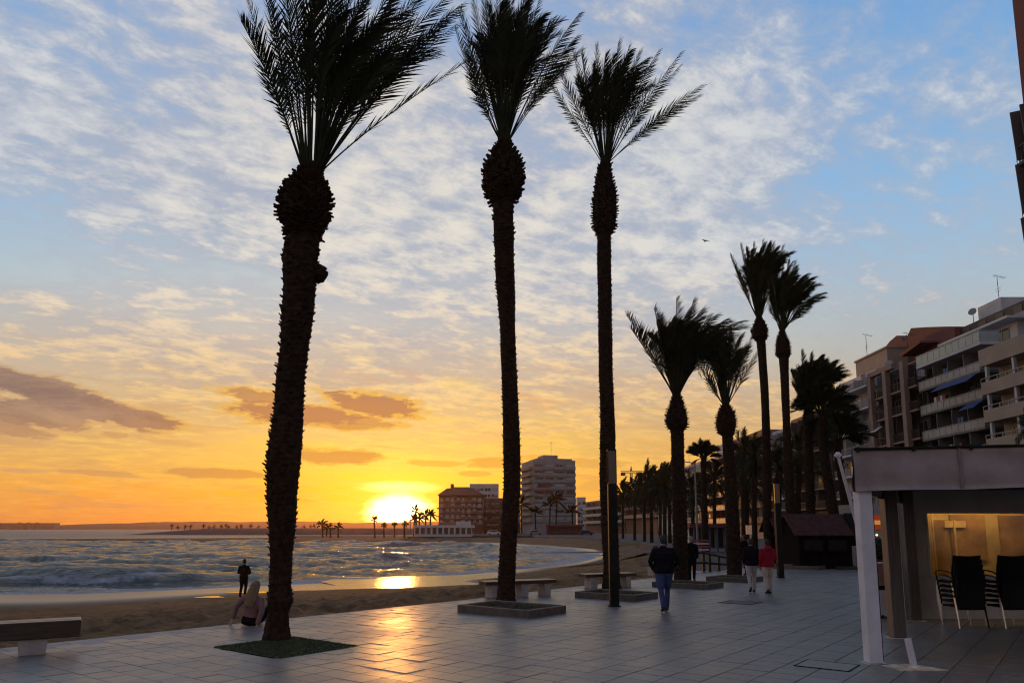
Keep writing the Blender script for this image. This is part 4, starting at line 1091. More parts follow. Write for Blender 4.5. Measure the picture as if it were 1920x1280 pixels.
person('grey haired person in long black coat standing behind the squat palm', gnd(1298, 1090), R(170), 1.70, M_blackc, M_blackc, M_grey, M_shoe, swing, .05, bulk=1.0, coat=.62)
def bag(o, s): pass
person('dark figure half hidden behind the palm left of the couple', gnd(1399, 1078), R(20), 1.72, M_navy, M_blackc, M_hair, M_shoe, swing, .12, bulk=1.1)
bp_ = gnd(455, 1122, -1.02); bp_.z = float(beach_height(np.array([[bp_.x, bp_.y]]))[0][0]) + .02
person('person silhouetted on the wet sand looking out to sea', bp_, R(-10), 1.68, M_blackc, M_blackc, M_hair, M_shoe, [((-.29, .02, 1.14), (-.10, .20, 1.08)), ((.29, .02, 1.14), (.10, .20, 1.08))], .04, bulk=1.08)

# seated woman
sp = gnd(470, 1171)
o = thing('person', 'seated woman with long blonde hair and pink jumper, leaning back on one hand', 'person', (sp.x, sp.y, 0), R(-12))
o.rotation_euler = (R(4), R(8), R(-12))
lg = MB()
lg.rings([(0, -.02, .02, .19, .16), (0, -.02, .10, .205, .17), (0, 0, .20, .18, .14), (0, .01, .28, .16, .12)], 18)
for sg in (-1, 1):
    lg.tube([(sg * .10, .05, .11), (sg * .14, .30, .22), (sg * .16, .50, .36)], [.105, .09, .07], 10)
    lg.tube([(sg * .16, .50, .36), (sg * .15, .58, .18), (sg * .14, .62, -.02)], [.068, .06, .045], 10)
remesh(lg, 'trousers', M_blackc, o, .016)
for sg in (-1, 1):
    MB().tube([(sg * .14, .60, -.04), (sg * .145, .70, -.05), (sg * .15, .80, -.07)], [.042, .045, .03], 8, flat=.8).build('shoe', M_shoe, o, smooth=True)
jk = MB()
jk.rings([(0, 0, .16, .185, .145), (0, -.01, .27, .18, .135), (0, -.02, .40, .185, .13), (0, -.03, .52, .20, .125), (0, -.03, .60, .15, .09), (0, -.02, .65, .07, .065), (0, -.015, .68, .06, .06)], 18)
sh_l, sh_r = Vector((-.18, -.03, .56)), Vector((.18, -.03, .56))
el_l, wr_l = Vector((-.34, -.08, .34)), Vector((-.37, -.10, .10))
el_r, wr_r = Vector((.27, -.10, .33)), Vector((.24, -.16, .09))
for sh, el_, wr_ in ((sh_l, el_l, wr_l), (sh_r, el_r, wr_r)):
    jk.tube([sh * .7 + Vector((0, 0, .16)), sh, sh.lerp(el_, .5), el_, el_.lerp(wr_, .5), wr_], [.07, .074, .066, .058, .054, .050], 10)
remesh(jk, 'jumper', M_pink, o, .014)
hd = MB(); c = Vector((0, .0, .80))
hd.rings([(0, -.015, .60, .058, .058), (0, -.01, .69, .052, .054), (0, .0, .72, .05, .06), (0, .01, .76, .066, .084), (0, .005, .81, .073, .094), (0, 0, .86, .07, .09), (0, 0, .895, .045, .06), (0, 0, .91, .02, .025)], 16)
hd.tube([(0, .09, .83), (0, .113, .79)], [.009, .013], 6); hd.tube([(-.02, .086, .755), (.02, .086, .755)], .008, 6)
for el_, wr_ in ((el_l, wr_l), (el_r, wr_r)):
    hand(hd, wr_ - Vector((0, 0, .02)), ((wr_ - el_).x * .3, -.5, -.85), (0, -1, .4))
remesh(hd, 'body', M_skin, o, .008)
hr = MB()
hr.rings([(-.015, -.16, .40, .06, .02), (-.01, -.15, .47, .12, .04), (0, -.13, .58, .135, .055), (0, -.085, .70, .125, .085), (0, -.04, .80, .105, .105), (0, -.015, .87, .09, .10), (0, 0, .92, .055, .06), (0, 0, .935, .02, .02)], 18)
for k in range(26):
    w = R(200 + 140 * k / 25); p = Vector((.11 * math.cos(w), -.06 + .09 * math.sin(w), .72))
    hr.tube([p, p + Vector((.02 * math.cos(w), -.03, -.16)), p + Vector((random.gauss(0, .02), -.06, -.30 - random.random() * .08))], [.016, .014, .004], 5)
remesh(hr, 'hair', M_blond, o, .010)

# ================================================================== canopy pavilion on the right
def xy(p, z=0): return Vector((p.x, p.y, z))
pa1, pa2, pa3 = gnd(1641, 1244), gnd(1683, 1194), gnd(1714, 1162)
fl = atY(1600, 842, pa1.y - .12)                      # front left top corner of the valance
zt = fl.z; zb_ = atY(1603, 921, pa1.y - .12).z
d_ = ray(1920, 835); t_ = (zt - CAMH) / d_.z
fr_dir = Vector((d_.x * t_ - fl.x, d_.y * t_ - fl.y, 0)).normalized()
side_dir = (xy(pa3) - xy(pa1)).normalized()
FW = 6.5                                               # width built along the front
root = thing('canopy_pavilion', 'terrace canopy with dusty pink canvas valance, posts and a lit window behind', 'canopy', (fl.x, fl.y, 0))
O = Vector((fl.x, fl.y, 0))
def canvas(p, d, L, z0, z1, sag, n=40, th=.012, seed=0):
    mb = MB(); rg = random.Random(seed); nrm = Vector((-d.y, d.x, 0)); m_ = 8
    for side in (0, 1):
        for i in range(n + 1):
            u = i / n; q = p + d * (L * u)
            bot = z0 + sag * math.sin(math.pi * min(1, u * 1.15)) + .02 * math.sin(u * 21) * .4
            for j in range(m_ + 1):
                v = j / m_
                w = (.018 * math.sin(u * 34 + v * 3) + .025 * math.sin(u * 13 + 1.3)) * (1 - v) + .012 * math.sin(v * 9 + u * 5)
                mb.v.append(tuple(q + nrm * (w + th * side) + Vector((0, 0, bot + (z1 - bot) * v))))
    k = (n + 1) * (m_ + 1)
    for i in range(n):
        for j in range(m_):
            a = i * (m_ + 1) + j; b = a + m_ + 1
            mb.f.append((a, b, b + 1, a + 1)); mb.f.append((k + a, k + a + 1, k + b + 1, k + b))
    for i in range(n):
        for j in (0, m_):
            a = i * (m_ + 1) + j; b = a + m_ + 1; mb.f.append((a, b, k + b, k + a))
    return mb
canvas(Vector((0, 0, 0)), fr_dir, FW, zb_, zt, .03, seed=1).build('front_valance', M_valance, root, smooth=True)
canvas(side_dir * .02 + Vector((0, .02, 0)), side_dir, 7.0, zb_, zt, .0, seed=2).build('side_valance', M_valance, root, smooth=True)
MB().tube([Vector((0, -.02, zt)), fr_dir * FW + Vector((0, -.02, zt))], .022, 6).build('front_rail', M_dsteel, root)
M_roofs = mat('canvas_seam', (.22, .17, .16), .9, var=.2, scale=4)
hk = MB()
for k in range(9):
    q = fr_dir * (.05 + .78 * k); MB.box(hk, q.x - .02, q.x + .02, q.y - .045, q.y - .02, zt - .05, zt + .03)
hk.build('eyelets', M_dsteel, root)['kind'] = 'stuff'
for k in (1, 2, 3):                                    # sewn seams and hem of the front canvas
    q = fr_dir * (1.45 * k) + Vector((0, -.034, 0))
    MB().box(q.x - .016, q.x + .016, q.y - .006, q.y + .03, zb_ + .04, zt - .02).build('seam', M_roofs, root)
q = xy(pa1) - O
MB().tube([(q.x + .11, q.y - .03, .05), (q.x + .112, q.y - .03, 1.2), (q.x + .109, q.y - .03, zb_ + .1)], .009, 5).build('cable', M_dsteel, root)
c1, c2_, c3_, c4_ = Vector((.03, .05, 0)), fr_dir * FW, fr_dir * FW + side_dir * 8.0, side_dir * 7.2
M_roofc = mat('canopy_canvas', (.16, .11, .10), .9, var=.2, scale=2)
mb = MB(); mb.prism([tuple(c + Vector((0, 0, zt - .25))) for c in (c1, c2_, c3_, c4_)], (0, 0, .03)); mb.build('roof_canvas', M_roofc, root)
for k in range(5):
    p = side_dir * (1.4 * k + .6); q = p + fr_dir * FW
    MB().tube([p + Vector((0, 0, zt - .33)), q + Vector((0, 0, zt - .33))], .05, 4).build('roof_beam', M_dwood, root)
def post(p, w, m, h, name='post'):
    q = xy(p) - O
    MB().box(q.x - w / 2, q.x + w / 2, q.y - w / 2, q.y + w / 2, .012, h).build(name, m, root, bevel=.01)
    MB().box(q.x - w * .8, q.x + w * .8, q.y - w * .75, q.y + w * .75, 0, .012).build('post_foot', M_alu, root)
M_post2 = mat('grey_brown_post', (.10, .085, .072), .7, var=.3, scale=3, stretch=(8, 8, .6))
post(pa1 + Vector((0, .05, 0)), .205, M_white, zt - .25)
post(pa2, .235, M_post2, zt - .25); post(pa3, .24, M_post2, zt - .25)
# pale rolled side sheets behind the posts
for p, w in ((pa2 + side_dir * .35 + Vector((.06, 0, 0)), .13), (pa3 + side_dir * .25 - Vector((.30, 0, 0)), .10)):
    q = xy(p) - O
    MB().tube([(q.x, q.y, .3), (q.x + .02, q.y, 1.3), (q.x, q.y, zb_ + .1)], [w * .5, w * .42, w * .55], 10).build('rolled_sheet', M_white, root, smooth=True)
# end wall with the lit window
YW = pa3.y + .22
x0 = atY(1722, 1163, YW).x - O.x; x1 = x0 + 6.5
wz0, wz1 = atY(1742, 1080, YW).z, atY(1735, 962, YW).z
wx0 = atY(1738, 1020, YW).x - O.x
wy = YW - O.y
M_panel = mat('canopy_wall_panel', (.44, .42, .39), .7, var=.15, scale=2)
wl = MB()
wl.box(x0, wx0, wy, wy + .08, 0, zt - .3).box(wx0, x1, wy, wy + .08, 0, wz0).box(wx0, x1, wy, wy + .08, wz1, zt - .3)
wl.build('end_wall', M_panel, root)
fr = MB()
fr.box(wx0, wx0 + .05, wy - .02, wy + .05, wz0, wz1).box(wx0, x1, wy - .02, wy + .05, wz0 - .04, wz0 + .015)
wf = fr.build('window', M_panel, root)
def clear_sheet():
    m = bpy.data.materials.new('clear_sheet'); m.use_nodes = True; nt = m.node_tree; nt.nodes.clear(); q = G(nt)
    t = q.n('ShaderNodeBsdfTransparent'); t.inputs[0].default_value = (.85, .82, .75, 1); gl = q.n('ShaderNodeBsdfGlossy'); gl.inputs['Roughness'].default_value = .12
    mx = q.n('ShaderNodeMixShader'); mx.inputs[0].default_value = .06; nt.links.new(t.outputs[0], mx.inputs[1]); nt.links.new(gl.outputs[0], mx.inputs[2])
    o_ = q.n('ShaderNodeOutputMaterial'); nt.links.new(mx.outputs[0], o_.inputs[0]); return m
MB().box(wx0 + .05, x1, wy + .015, wy + .02, wz0 + .015, wz1).build('pane', clear_sheet(), wf)
# lit room behind it
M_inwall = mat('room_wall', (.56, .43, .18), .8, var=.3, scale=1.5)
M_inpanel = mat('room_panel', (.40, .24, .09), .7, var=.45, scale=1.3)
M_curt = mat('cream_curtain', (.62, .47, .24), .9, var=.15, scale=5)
rm = MB(); rd = 1.0
rm.box(wx0 - .02, x1, wy + rd, wy + rd + .06, .0, zt - .3).box(wx0 - .06, wx0 - .02, wy + .09, wy + rd, 0, zt - .3).box(wx0 - .02, x1, wy + .09, wy + rd, zt - .36, zt - .3)
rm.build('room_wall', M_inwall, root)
ctn = MB()
for k in range(9):
    ctn.tube([(wx0 + .08 + .055 * k, wy + .62 + .02 * (k % 2), wz0 - .3), (wx0 + .08 + .052 * k, wy + .62, wz1 + .1)], .033, 6)
cu = ctn.build('curtain', M_curt, root)
cu['kind'] = 'stuff'
for (a, b_, c, d2) in ((.62, 1.05, .85, 2.2), (1.12, 1.95, 1.25, 2.32), (2.3, 3.3, 1.0, 2.3)):
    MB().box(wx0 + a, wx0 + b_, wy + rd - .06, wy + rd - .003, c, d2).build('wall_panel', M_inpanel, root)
pb = MB()
for (a, b_, c, d2) in ((.95, 1.15, 2.02, 2.18), (1.2, 1.45, 2.02, 2.18)): pb.box(wx0 + a, wx0 + b_, wy + rd - .12, wy + rd - .07, c, d2)
pb.box(wx0 + 1.16, wx0 + 1.20, wy + rd - .12, wy + rd - .07, 1.0, 2.2)
pb.build('wall_shelf', M_curt, root)
MB().box(wx0 + .05, wx0 + 2.6, wy + .28, wy + .36, zt - .46, zt - .40).build('ceiling_lamp', mat('warm_tube_lamp', (.8, .6, .3), .5, emit=(1, .68, .30), estr=15.0), root)

# short white tube on a square plate
bl, bb, br, bt = gnd(1647, 1245), gnd(1690, 1257.5), gnd(1778, 1256.5), gnd(1716, 1246)
bc = (bl + bb + br + bt) / 4
o = thing('parasol_base', 'rusty square steel plate with short white tube, empty parasol base under the canopy', 'parasol base', (bc.x, bc.y, 0), 0)
a_ = math.atan2((bb - bl).y, (bb - bl).x)
MB().prism([tuple(p - xy(bc)) for p in (bl, bb, br, bt)], (0, 0, .012)).build('plate', M_rust, o)
tb, tt = atY(1714, 1249, bc.y) - xy(bc), atY(1702, 1197, bc.y) - xy(bc)
MB().tube([(tb.x, tb.y, .012), (tt.x, tt.y, tt.z)], .048, 14).build('tube', M_white, o, smooth=False)
MB().tube([(tb.x, tb.y, .012), (tb.x, tb.y, .04)], [.085, .07], 12).build('collar', M_rust, o)

# leaning white pole with a knob
Yp = pa2.y + 4.5
pt_, pm_ = atY(1571, 853, Yp), atY(1607, 985, Yp)
k_ = pt_.z / (pt_.z - pm_.z); foot = pt_.lerp(pm_, k_)
o = thing('leaning_pole', 'white pole leaning behind the canopy, round knob at its top', 'pole', (foot.x, foot.y, 0))
tp_ = pt_ - foot
MB().tube([(0, 0, .02), tuple(tp_)], [.05, .038], 10).build('shaft', mat('weathered_white', (.42, .41, .42), .7, var=.2, scale=3), o)
MB().rings([(tp_.x, tp_.y, tp_.z - .08, .03, .03), (tp_.x, tp_.y, tp_.z, .10, .10), (tp_.x, tp_.y, tp_.z + .08, .04, .04)], 12).build('knob', M_white, o, smooth=True)

# stacked chairs
def chair(label, loc, rz, group):
    o = thing('terrace_chair', label, 'chair', loc, rz, group)
    w = .29
    MB().box(-w, w, -.22, .24, .40, .44).build('seat', M_black, o, bevel=.015)
    bk = MB(); n = 9
    for s in (0, 1):
        for j in range(n):
            v = j / (n - 1); z = .36 + .60 * v; y = -.22 - .12 * v + .03 * math.sin(v * 3)
            for i in range(7):
                x = (i / 6 - .5) * 2; bow = .035 * (1 - x * x)
                bk.v.append((x * (w + .012 * v), y - bow - .022 * s, z + (.02 * x * x if j == n - 1 else 0)))
    k = n * 7
    for j in range(n - 1):
        for i in range(6):
            a = j * 7 + i; bk.f += [(a, a + 7, a + 8, a + 1), (k + a, k + a + 1, k + a + 8, k + a + 7)]
    for j in range(n - 1):
        for i in (0, 6):
            a = j * 7 + i; bk.f.append((a, a + 7, k + a + 7, k + a))
    for i in range(6):
        for j in (0, n - 1):
            a = j * 7 + i; bk.f.append((a, a + 1, k + a + 1, k + a))
    bk.build('backrest', M_black, o, smooth=True)
    for sx in (-1, 1):
        MB().tube([(sx * (w + .015), -.30, 0), (sx * (w + .012), -.24, .42)], .014, 7).build('leg', M_alu if sx < 0 else M_dsteel, o)
        MB().tube([(sx * (w + .015), .26, 0), (sx * (w + .015), .24, .44)], .014, 7).build('leg', M_alu, o)
        MB().tube([(sx * (w + .015), .24, .44), (sx * (w + .03), .22, .62), (sx * (w + .03), .10, .655), (sx * (w + .03), -.15, .64), (sx * (w + .01), -.27, .60)], .014, 7).build('armrest', M_dsteel, o)
    return o
nm = ['lowest', 'second', 'third', 'fourth', 'fifth', 'topmost']
for px_, side in ((1823, 'left'), (1908, 'right')):
    base = gnd(px_, 1177)
    for k in range(6):
        chair('black woven chair, %s of the %s stack under the canopy' % (nm[k], side), (base.x + .004 * k, base.y + .03 * k + .25, .095 * k), R(random.uniform(-1.5, 1.5) + 4), 'stacked black chairs under the canopy')

# serving cart, shrub and shop sign seen between the posts
M_pinkbox = mat('pink_box', (.36, .20, .16), .6, var=.2, scale=5)
cc = gnd(1655, 1156)
o = thing('serving_cart', 'white serving cart with pink panel and dark round knob behind the canopy post', 'cart', (cc.x, cc.y, 0), R(20))
MB().box(-.3, .3, -.22, .22, .05, .62).build('cabinet', M_white, o, bevel=.01)
MB().box(-.33, .33, -.25, .25, .72, 1.22).build('pink_box', M_pinkbox, o, bevel=.01)
MB().box(-.28, .28, -.2, .2, .62, .72).build('shelf', M_dsteel, o)
MB().tube([(.10, -.25, 1.03), (.10, -.285, 1.03)], .05, 14).build('knob', M_dsteel, o)
for sx in (-1, 1): MB().tube([(sx * .22 - .02, -.18, .05), (sx * .22 + .02, -.18, .05)], .05, 12).build('wheel', M_dsteel, o)
def leafy(mb, n, c, r, rg, s=.09):
    for i in range(n):
        w, u = rg.uniform(0, 6.28), rg.uniform(-1, 1); q = rg.random() ** .4
        d = Vector((math.cos(w) * math.sqrt(1 - u * u) * r[0], math.sin(w) * math.sqrt(1 - u * u) * r[1], u * r[2])) * q * rg.uniform(.75, 1.1)
        p = Vector(c) + d; a = Vector((rg.gauss(0, 1), rg.gauss(0, 1), rg.gauss(0, 1))).normalized() * s; b = a.orthogonal().normalized() * s * .5
        k = len(mb.v); mb.v += [tuple(p - a), tuple(p + b), tuple(p + a), tuple(p - b)]; mb.f.append((k, k + 1, k + 2, k + 3))
M_shrub = mat('shrub_leaf', (.03, .045, .02), .7, var=.4, scale=3)
cc = gnd(1650, 1062)
s_ = atY(1650, 1010, cc.y).z / 1.6
o = thing('shrub', 'dark green shrub in a pot behind the canopy posts', 'shrub', (cc.x, cc.y, 0))
mb = MB(); leafy(mb, 900, (0, 0, 1.05 * s_), (.6 * s_, .6 * s_, .65 * s_), random.Random(3), .1 * s_); lf = mb.build('foliage', M_shrub, o)
lf['kind'] = 'stuff'
MB().tube([(0, 0, .2), (0, 0, s_)], .05, 6).build('stem', M_bark, o)
MB().rings([(0, 0, 0, .22, .22), (0, 0, .4 * s_, .32, .32), (0, 0, .42 * s_, .34, .34)], 14).build('pot', M_kerb, o)
Ys = 42.0
c0 = atY(1638, 1000, Ys); 
M_sred = mat('shop_red', (.45, .03, .02), .5, var=.1, emit=(.6, .06, .02), estr=.25)
M_syel = mat('shop_yellow', (.6, .35, .05), .5, var=.1, emit=(1, .5, .1), estr=.35)
o = thing('corner_shop', 'small lit shop front with red and yellow sign seen between the canopy posts', 'shop', (c0.x - 1.0, Ys, 0))
H_ = atY(1638, 945, Ys).z
MB().box(0, 5, .0, 3, 0, H_).build('wall', mat('shop_wall', (.34, .31, .30), .7, var=.2), o)
s0, s1 = atY(1640, 992, Ys).z, atY(1640, 966, Ys).z
MB().box(.7, 1.6, -.12, -.01, s0, s1).build('sign_board', M_sred, o)
MB().box(.95, 1.45, -.15, -.125, s0 + (s1 - s0) * .35, s0 + (s1 - s0) * .65).build('sign_panel', M_syel, o)
MB().box(.8, 1.7, -.06, -.01, .3, s0 - .5).build('display_window', M_glass, o)
MB().rings([(1.05, -.25, s0 - .36, .02, .02), (1.05, -.25, s0 - .30, .07, .07), (1.05, -.25, s0 - .24, .02, .02)], 10).build('lamp', mat('shop_lamp', (.9, .7, .4), .5, emit=(1, .62, .25), estr=2.5), o)

# ================================================================== apartment blocks
M_wh = mat('white_render', (.48, .475, .47), .8, var=.12, scale=.5)
M_bg = mat('beige_render', (.32, .25, .19), .8, var=.12, scale=.5)
M_gr = mat('grey_render', (.27, .26, .26), .8, var=.15, scale=.4)
M_br = mat('brown_render', (.20, .105, .066), .8, var=.15, scale=.4)
M_rd = mat('red_brown_render', (.13, .036, .028), .8, var=.2, scale=.4)
M_dk = mat('dark_render', (.05, .042, .037), .8, var=.2, scale=.4)
M_pe = mat('peach_pilaster', (.23, .155, .12), .8, var=.12, scale=.5)
M_sh = mat('roller_shutter', (.36, .35, .34), .6, var=.1, scale=2)
M_fr = mat('window_frame', (.22, .21, .20), .6, var=.1)
M_drail = mat('dark_railing', (.05, .03, .028), .6, var=.2)
M_wrail = mat('pale_railing', (.26, .26, .25), .6, var=.1)
M_glr = mat('railing_glass', (.20, .27, .28), .12, var=.15, scale=1, spec=.8)
M_blue = mat('blue_awning', (.02, .045, .16), .8, var=.15, scale=2)
M_strip = mat('red_awning', (.15, .035, .035), .8, var=.2, scale=2)
M_red2 = mat('dark_red_paint', (.14, .03, .035), .7, var=.2)
M_brick = mat('dark_brick', (.13, .065, .042), .85, var=.3, scale=3)
CACHE = {}
def win(parent, x, z, w, h, y, closed, rg):
    k = (round(w, 2), round(h, 2))
    if k not in CACHE:
        t = .07; f = MB()
        f.box(-w / 2, w / 2, 0, .06, 0, t).box(-w / 2, w / 2, 0, .06, h - t, h).box(-w / 2, -w / 2 + t, 0, .058, t, h - t).box(w / 2 - t, w / 2, 0, .058, t, h - t).box(-t * .5, t * .5, 0, .056, t, h - t)
        p = MB().box(-w / 2 + t, w / 2 - t, .002, .025, t, h - t)
        a, b = f.mesh('window'), p.mesh('pane'); a.materials.append(M_fr); b.materials.append(M_glass)
        s2 = MB().box(-w / 2 + t, w / 2 - t, .028, .05, h * (.45), h - t).mesh('shutter'); s2.materials.append(M_sh)
        s3 = MB().box(-w / 2 + t, w / 2 - t, .028, .05, t, h - t).mesh('shutter'); s3.materials.append(M_sh)
        CACHE[k] = (a, b, s2, s3)
    a, b, s2, s3 = CACHE[k]
    f = put(a, 'window', None, parent, loc=(x, y, z)); put(b, 'pane', None, f)
    if rg.random() < closed: put(rg.choice((s2, s3)), 'shutter', None, f)
    return f
def railing(kind, x0, x1, y, z, h, side=(0, 0), lo=0.0):
    """railing mesh along x at outward offset y; side = (return at x0, return at x1) lengths"""
    mb = MB()
    if kind == 'solid':
        mb.box(x0, x1, y - .12, y, z, z + h)
        for s, x in zip(side, (x0, x1)):
            if s: mb.box(x - (0 if x == x0 else .12), x + (.12 if x == x0 else 0), y - s, y - .121, z, z + h)
        return mb
    segs = [((x0, y - .03), (x1, y - .03))] + [((x, y - s), (x, y - .03)) for s, x in zip(side, (x0, x1)) if s]
    for (ax, ay), (bx, by) in segs:
        L = math.hypot(bx - ax, by - ay); dxx, dyy = (bx - ax) / L, (by - ay) / L
        def bar(u0, u1, z0, z1, th):
            p, q = (ax + dxx * u0, ay + dyy * u0), (ax + dxx * u1, ay + dyy * u1)
            mb.box(min(p[0], q[0]) - (th if dxx == 0 else 0), max(p[0], q[0]) + (th if dxx == 0 else 0), min(p[1], q[1]) - (th if dyy == 0 else 0), max(p[1], q[1]) + (th if dyy == 0 else 0), z0, z1)
        bar(0, L, z + h - .07, z + h, .035)
        if kind == 'bars':
            n = max(2, int(L / .22))
            for i in range(n + 1): bar(max(0, L * i / n - .02), min(L, L * i / n + .02), z, z + h - .07, .016)
        if kind in ('panel', 'glass'):
            n = max(1, int(L / 1.15))
            for i in range(n + 1): bar(max(0, L * i / n - .04), min(L, L * i / n + .04), z, z + h - .07, .032)
            for i in range(n): bar(L * i / n + .07, L * (i + 1) / n - .07, z + .10, z + h - .12, .010)
            bar(0, L, z, z + .08, .03)
        if kind == 'low':
            n = max(2, int(L / 1.3))
            for i in range(n + 1): bar(max(0, L * i / n - .06), min(L, L * i / n + .06), z, z + h - .07, .032)
    return mb
def block(label, X, y0, L, levels, top, wall=M_wh, depth_=14, bd=1.8, bays=4, rail='bars', railm=M_wrail, slabm=None, winw=1.8, winh=2.1, closed=.4, rz=R(90), Y=None, gap=None, parapet=.6, rail_h=1.0, seed=0, low=None, end_windows=0, group=None, first=1, side_ret=True, balc=True):
    rg = random.Random(seed + int(L * 10))
    loc = (X, y0, 0) if Y is None else (X, Y, 0)
    o = thing('apartment_block', label, 'building', loc, rz, group)
    MB().box(0, L, -depth_, 0, -1, top).build('wall', wall, o)
    pr = MB(); t = .25
    pr.box(-.05, L + .05, -.25, .06, top + .002, top + parapet).box(-.05, L + .05, -depth_ - .05, -depth_ + .2, top + .002, top + parapet).box(-.05, .2, -depth_ + .2, -.25, top + .002, top + parapet).box(L - .2, L + .05, -depth_ + .2, -.25, top + .002, top + parapet)
    pr.build('parapet', slabm or wall, o)
    g_ = gap or []
    for k, z in enumerate(levels):
        zn = levels[k + 1] if k + 1 < len(levels) else top
        for b in range(bays):
            xc = L * (b + .5) / bays
            ww = min(winw * rg.choice((.8, 1, 1.15)), L / bays * .8); hh = min(winh, zn - z - .5)
            win(o, xc + rg.uniform(-.2, .2), z + .12, round(ww, 1), round(hh, 1), .002, closed, rg)
        if balc and k >= first - 1:
            sl = MB().box(-.02, L + .02, .003, bd, z - .24, z).build('balcony', slabm or wall, o)
            railing(rail, 0.0, L, bd, z + .002, rail_h, (bd - .03, bd - .03) if side_ret else (0, 0)).build('railing', railm, sl)
            if low: railing(low, 0.0, L, bd, z + rail_h + .004, .42, (0, 0)).build('top_rail', M_wrail, sl)
            for b in range(1, bays):
                if rg.random() < .8:
                    xq = L * b / bays; MB().box(xq - .06, xq + .06, .06, bd - .16, z + .002, zn - .26).build('divider', wall, sl)
    if balc and L < 40:
        for k, z in enumerate(levels):
            if rg.random() < .45:
                xq = L * (rg.randrange(bays) + .5) / bays + winw * .75
                ac = MB().box(xq, xq + .85, .003, .34, z + 1.7, z + 2.25).build('air_conditioner', M_sh, o)
                MB().tube([(xq + .3, .345, z + 1.97), (xq + .3, .36, z + 1.97)], .2, 12).build('fan_grille', M_dsteel, ac)
    return o
def hX(x, y, X):
    t = X / ((x - 960) / F); d = ray(x, y); return d.y * t, CAMH + d.z * t
def lev(y_list, x, X, h, zmin=3.2):
    z = sorted(hX(x, y, X)[1] for y in y_list)
    while z[0] - h > zmin: z.insert(0, z[0] - h)
    return z
def antenna(parent, x, y, z, h):
    mb = MB(); mb.tube([(x, y, z), (x, y, z + h)], .035, 5)
    mb.tube([(x - .1, y - .9, z + h - .1), (x - .1, y + .5, z + h + .25)], .025, 4)
    for k in range(5):
        yy = -.8 + .3 * k; mb.tube([(x - .55, y + yy, z + h - .08 + .07 * k), (x + .35, y + yy, z + h - .08 + .07 * k)], .015, 4)
    mb.tube([(x - .5, y, z + h * .55), (x + .5, y, z + h * .55)], .02, 4).tube([(x - .4, y, z + h * .45), (x + .4, y, z + h * .45)], .02, 4)
    mb.build('antenna', M_dsteel, parent)
def dish(parent, x, y, z, r):
    mb = MB(); mb.tube([(x, y, z), (x, y, z + 1.2)], .04, 5)
    mb.build('dish_mast', M_dsteel, parent)
    mb = MB(); c = Vector((x, y, z + 1.4)); ax = Vector((-.5, .75, .35)).normalized()
    mb.tube([c + ax * -.22 * r, c - ax * .12 * r, c + ax * .06 * r, c + ax * .30 * r], [.15 * r, .6 * r, .9 * r, r], 14, cap=True)
    mb.build('satellite_dish', M_galv, parent)
# -- edge tower at the far right
lv = [3.4 + 3.3 * k for k in range(8)]
XA = 31.0
oA = block('tall red brown block at the right edge, dark louvred balconies jutting out', XA, 24, 17.6, lv, 26.6, M_rd, bd=.3, bays=4, rail='bars', railm=M_drail, slabm=M_rd, seed=1, balc=False)
for z in lv[2:7]:
    sl = MB().box(8, 17.4, .004, 1.25, z - .2, z).build('balcony', M_dk, oA)
    for k in range(11):
        x = 8.4 + .85 * k
        MB().prism([(x, .75, z + .15), (x + .06, .75, z + .15), (x + .36, 1.32, z + .15), (x + .30, 1.32, z + .15)], (.12, .06, 3.1)).build('louvre', M_drail, sl)
    railing('bars', 8, 17.4, 1.25, z + .002, 1.0, (1.2, 1.2)).build('railing', M_drail, sl)
MB().box(0, 17.9, -14, .12, 27.25, 46).build('upper_storeys', M_rd, oA)
for k in range(5): MB().tube([(2 + 3.6 * k, .3, 27.3), (2 + 3.6 * k, .3, 46)], .05, 5).build('drain_pipe', M_dsteel, oA)
# -- beige block
XB = 49.0; yB1 = hX(1841, 740, XB)[0]
lvB = lev([788, 735, 681], 1847, XB, 3.0)
oB = block('beige block at the right edge with solid balcony parapets', XB + 2.0, yB1 - 24, 24, lvB[:-1], lvB[-1] + .3, M_bg, bd=2.0, bays=5, rail='solid', railm=M_bg, low='low', rail_h=1.05, seed=2, closed=.5, parapet=.2)
zt_ = lvB[-1]
MB().box(-.02, 24.02, .003, 2.0, zt_ - .2, zt_).build('top_slab', M_bg, oB)
railing('solid', 0, 24, 2.0, zt_ + .002, 1.55, (1.9, 1.9)).build('top_parapet', M_bg, oB)
for k in range(6):
    for z, zn in zip(lvB[:-1], lvB[1:]):
        MB().box(4.2 * k + 2.1, 4.2 * k + 2.4, 1.55, 1.85, z + .01, zn - .26).build('column', M_wh, oB)
# -- white block with long balconies and glass top rail
XC = 50.0; yC0, yC1 = hX(1838, 700, XC)[0], hX(1722, 720, XC)[0]
lvC = lev([826, 778, 732, 687], 1723, XC, 2.85)
LC = yC1 - yC0
oC = block('white block with long railed balconies, glass top terrace and blue awnings', XC + 2.2, yC0, LC, lvC[:-1], lvC[-1] - .25, mat('shaded_render', (.14, .135, .13), .85, var=.25, scale=.6), bd=2.2, bays=4, rail='panel', railm=mat('grey_panel_railing', (.25, .25, .24), .5, var=.2, scale=.8), seed=3, closed=.12, parapet=.2, winw=2.6)  # wall colour darkened to stand in for the shade behind the deep balconies
zc = lvC[-1]
sl = MB().box(-.6, LC + .05, -1.5, 2.3, zc - .245, zc + .05).build('terrace_slab', M_wh, oC)
railing('glass', -.5, LC, 2.28, zc + .06, 1.25, (2.2, 2.2)).build('glass_railing', M_glr, sl)
MB().box(.5, LC + 1.0, -14, -2.6, zc + .06, zc + 2.7).build('penthouse', M_wh, oC)
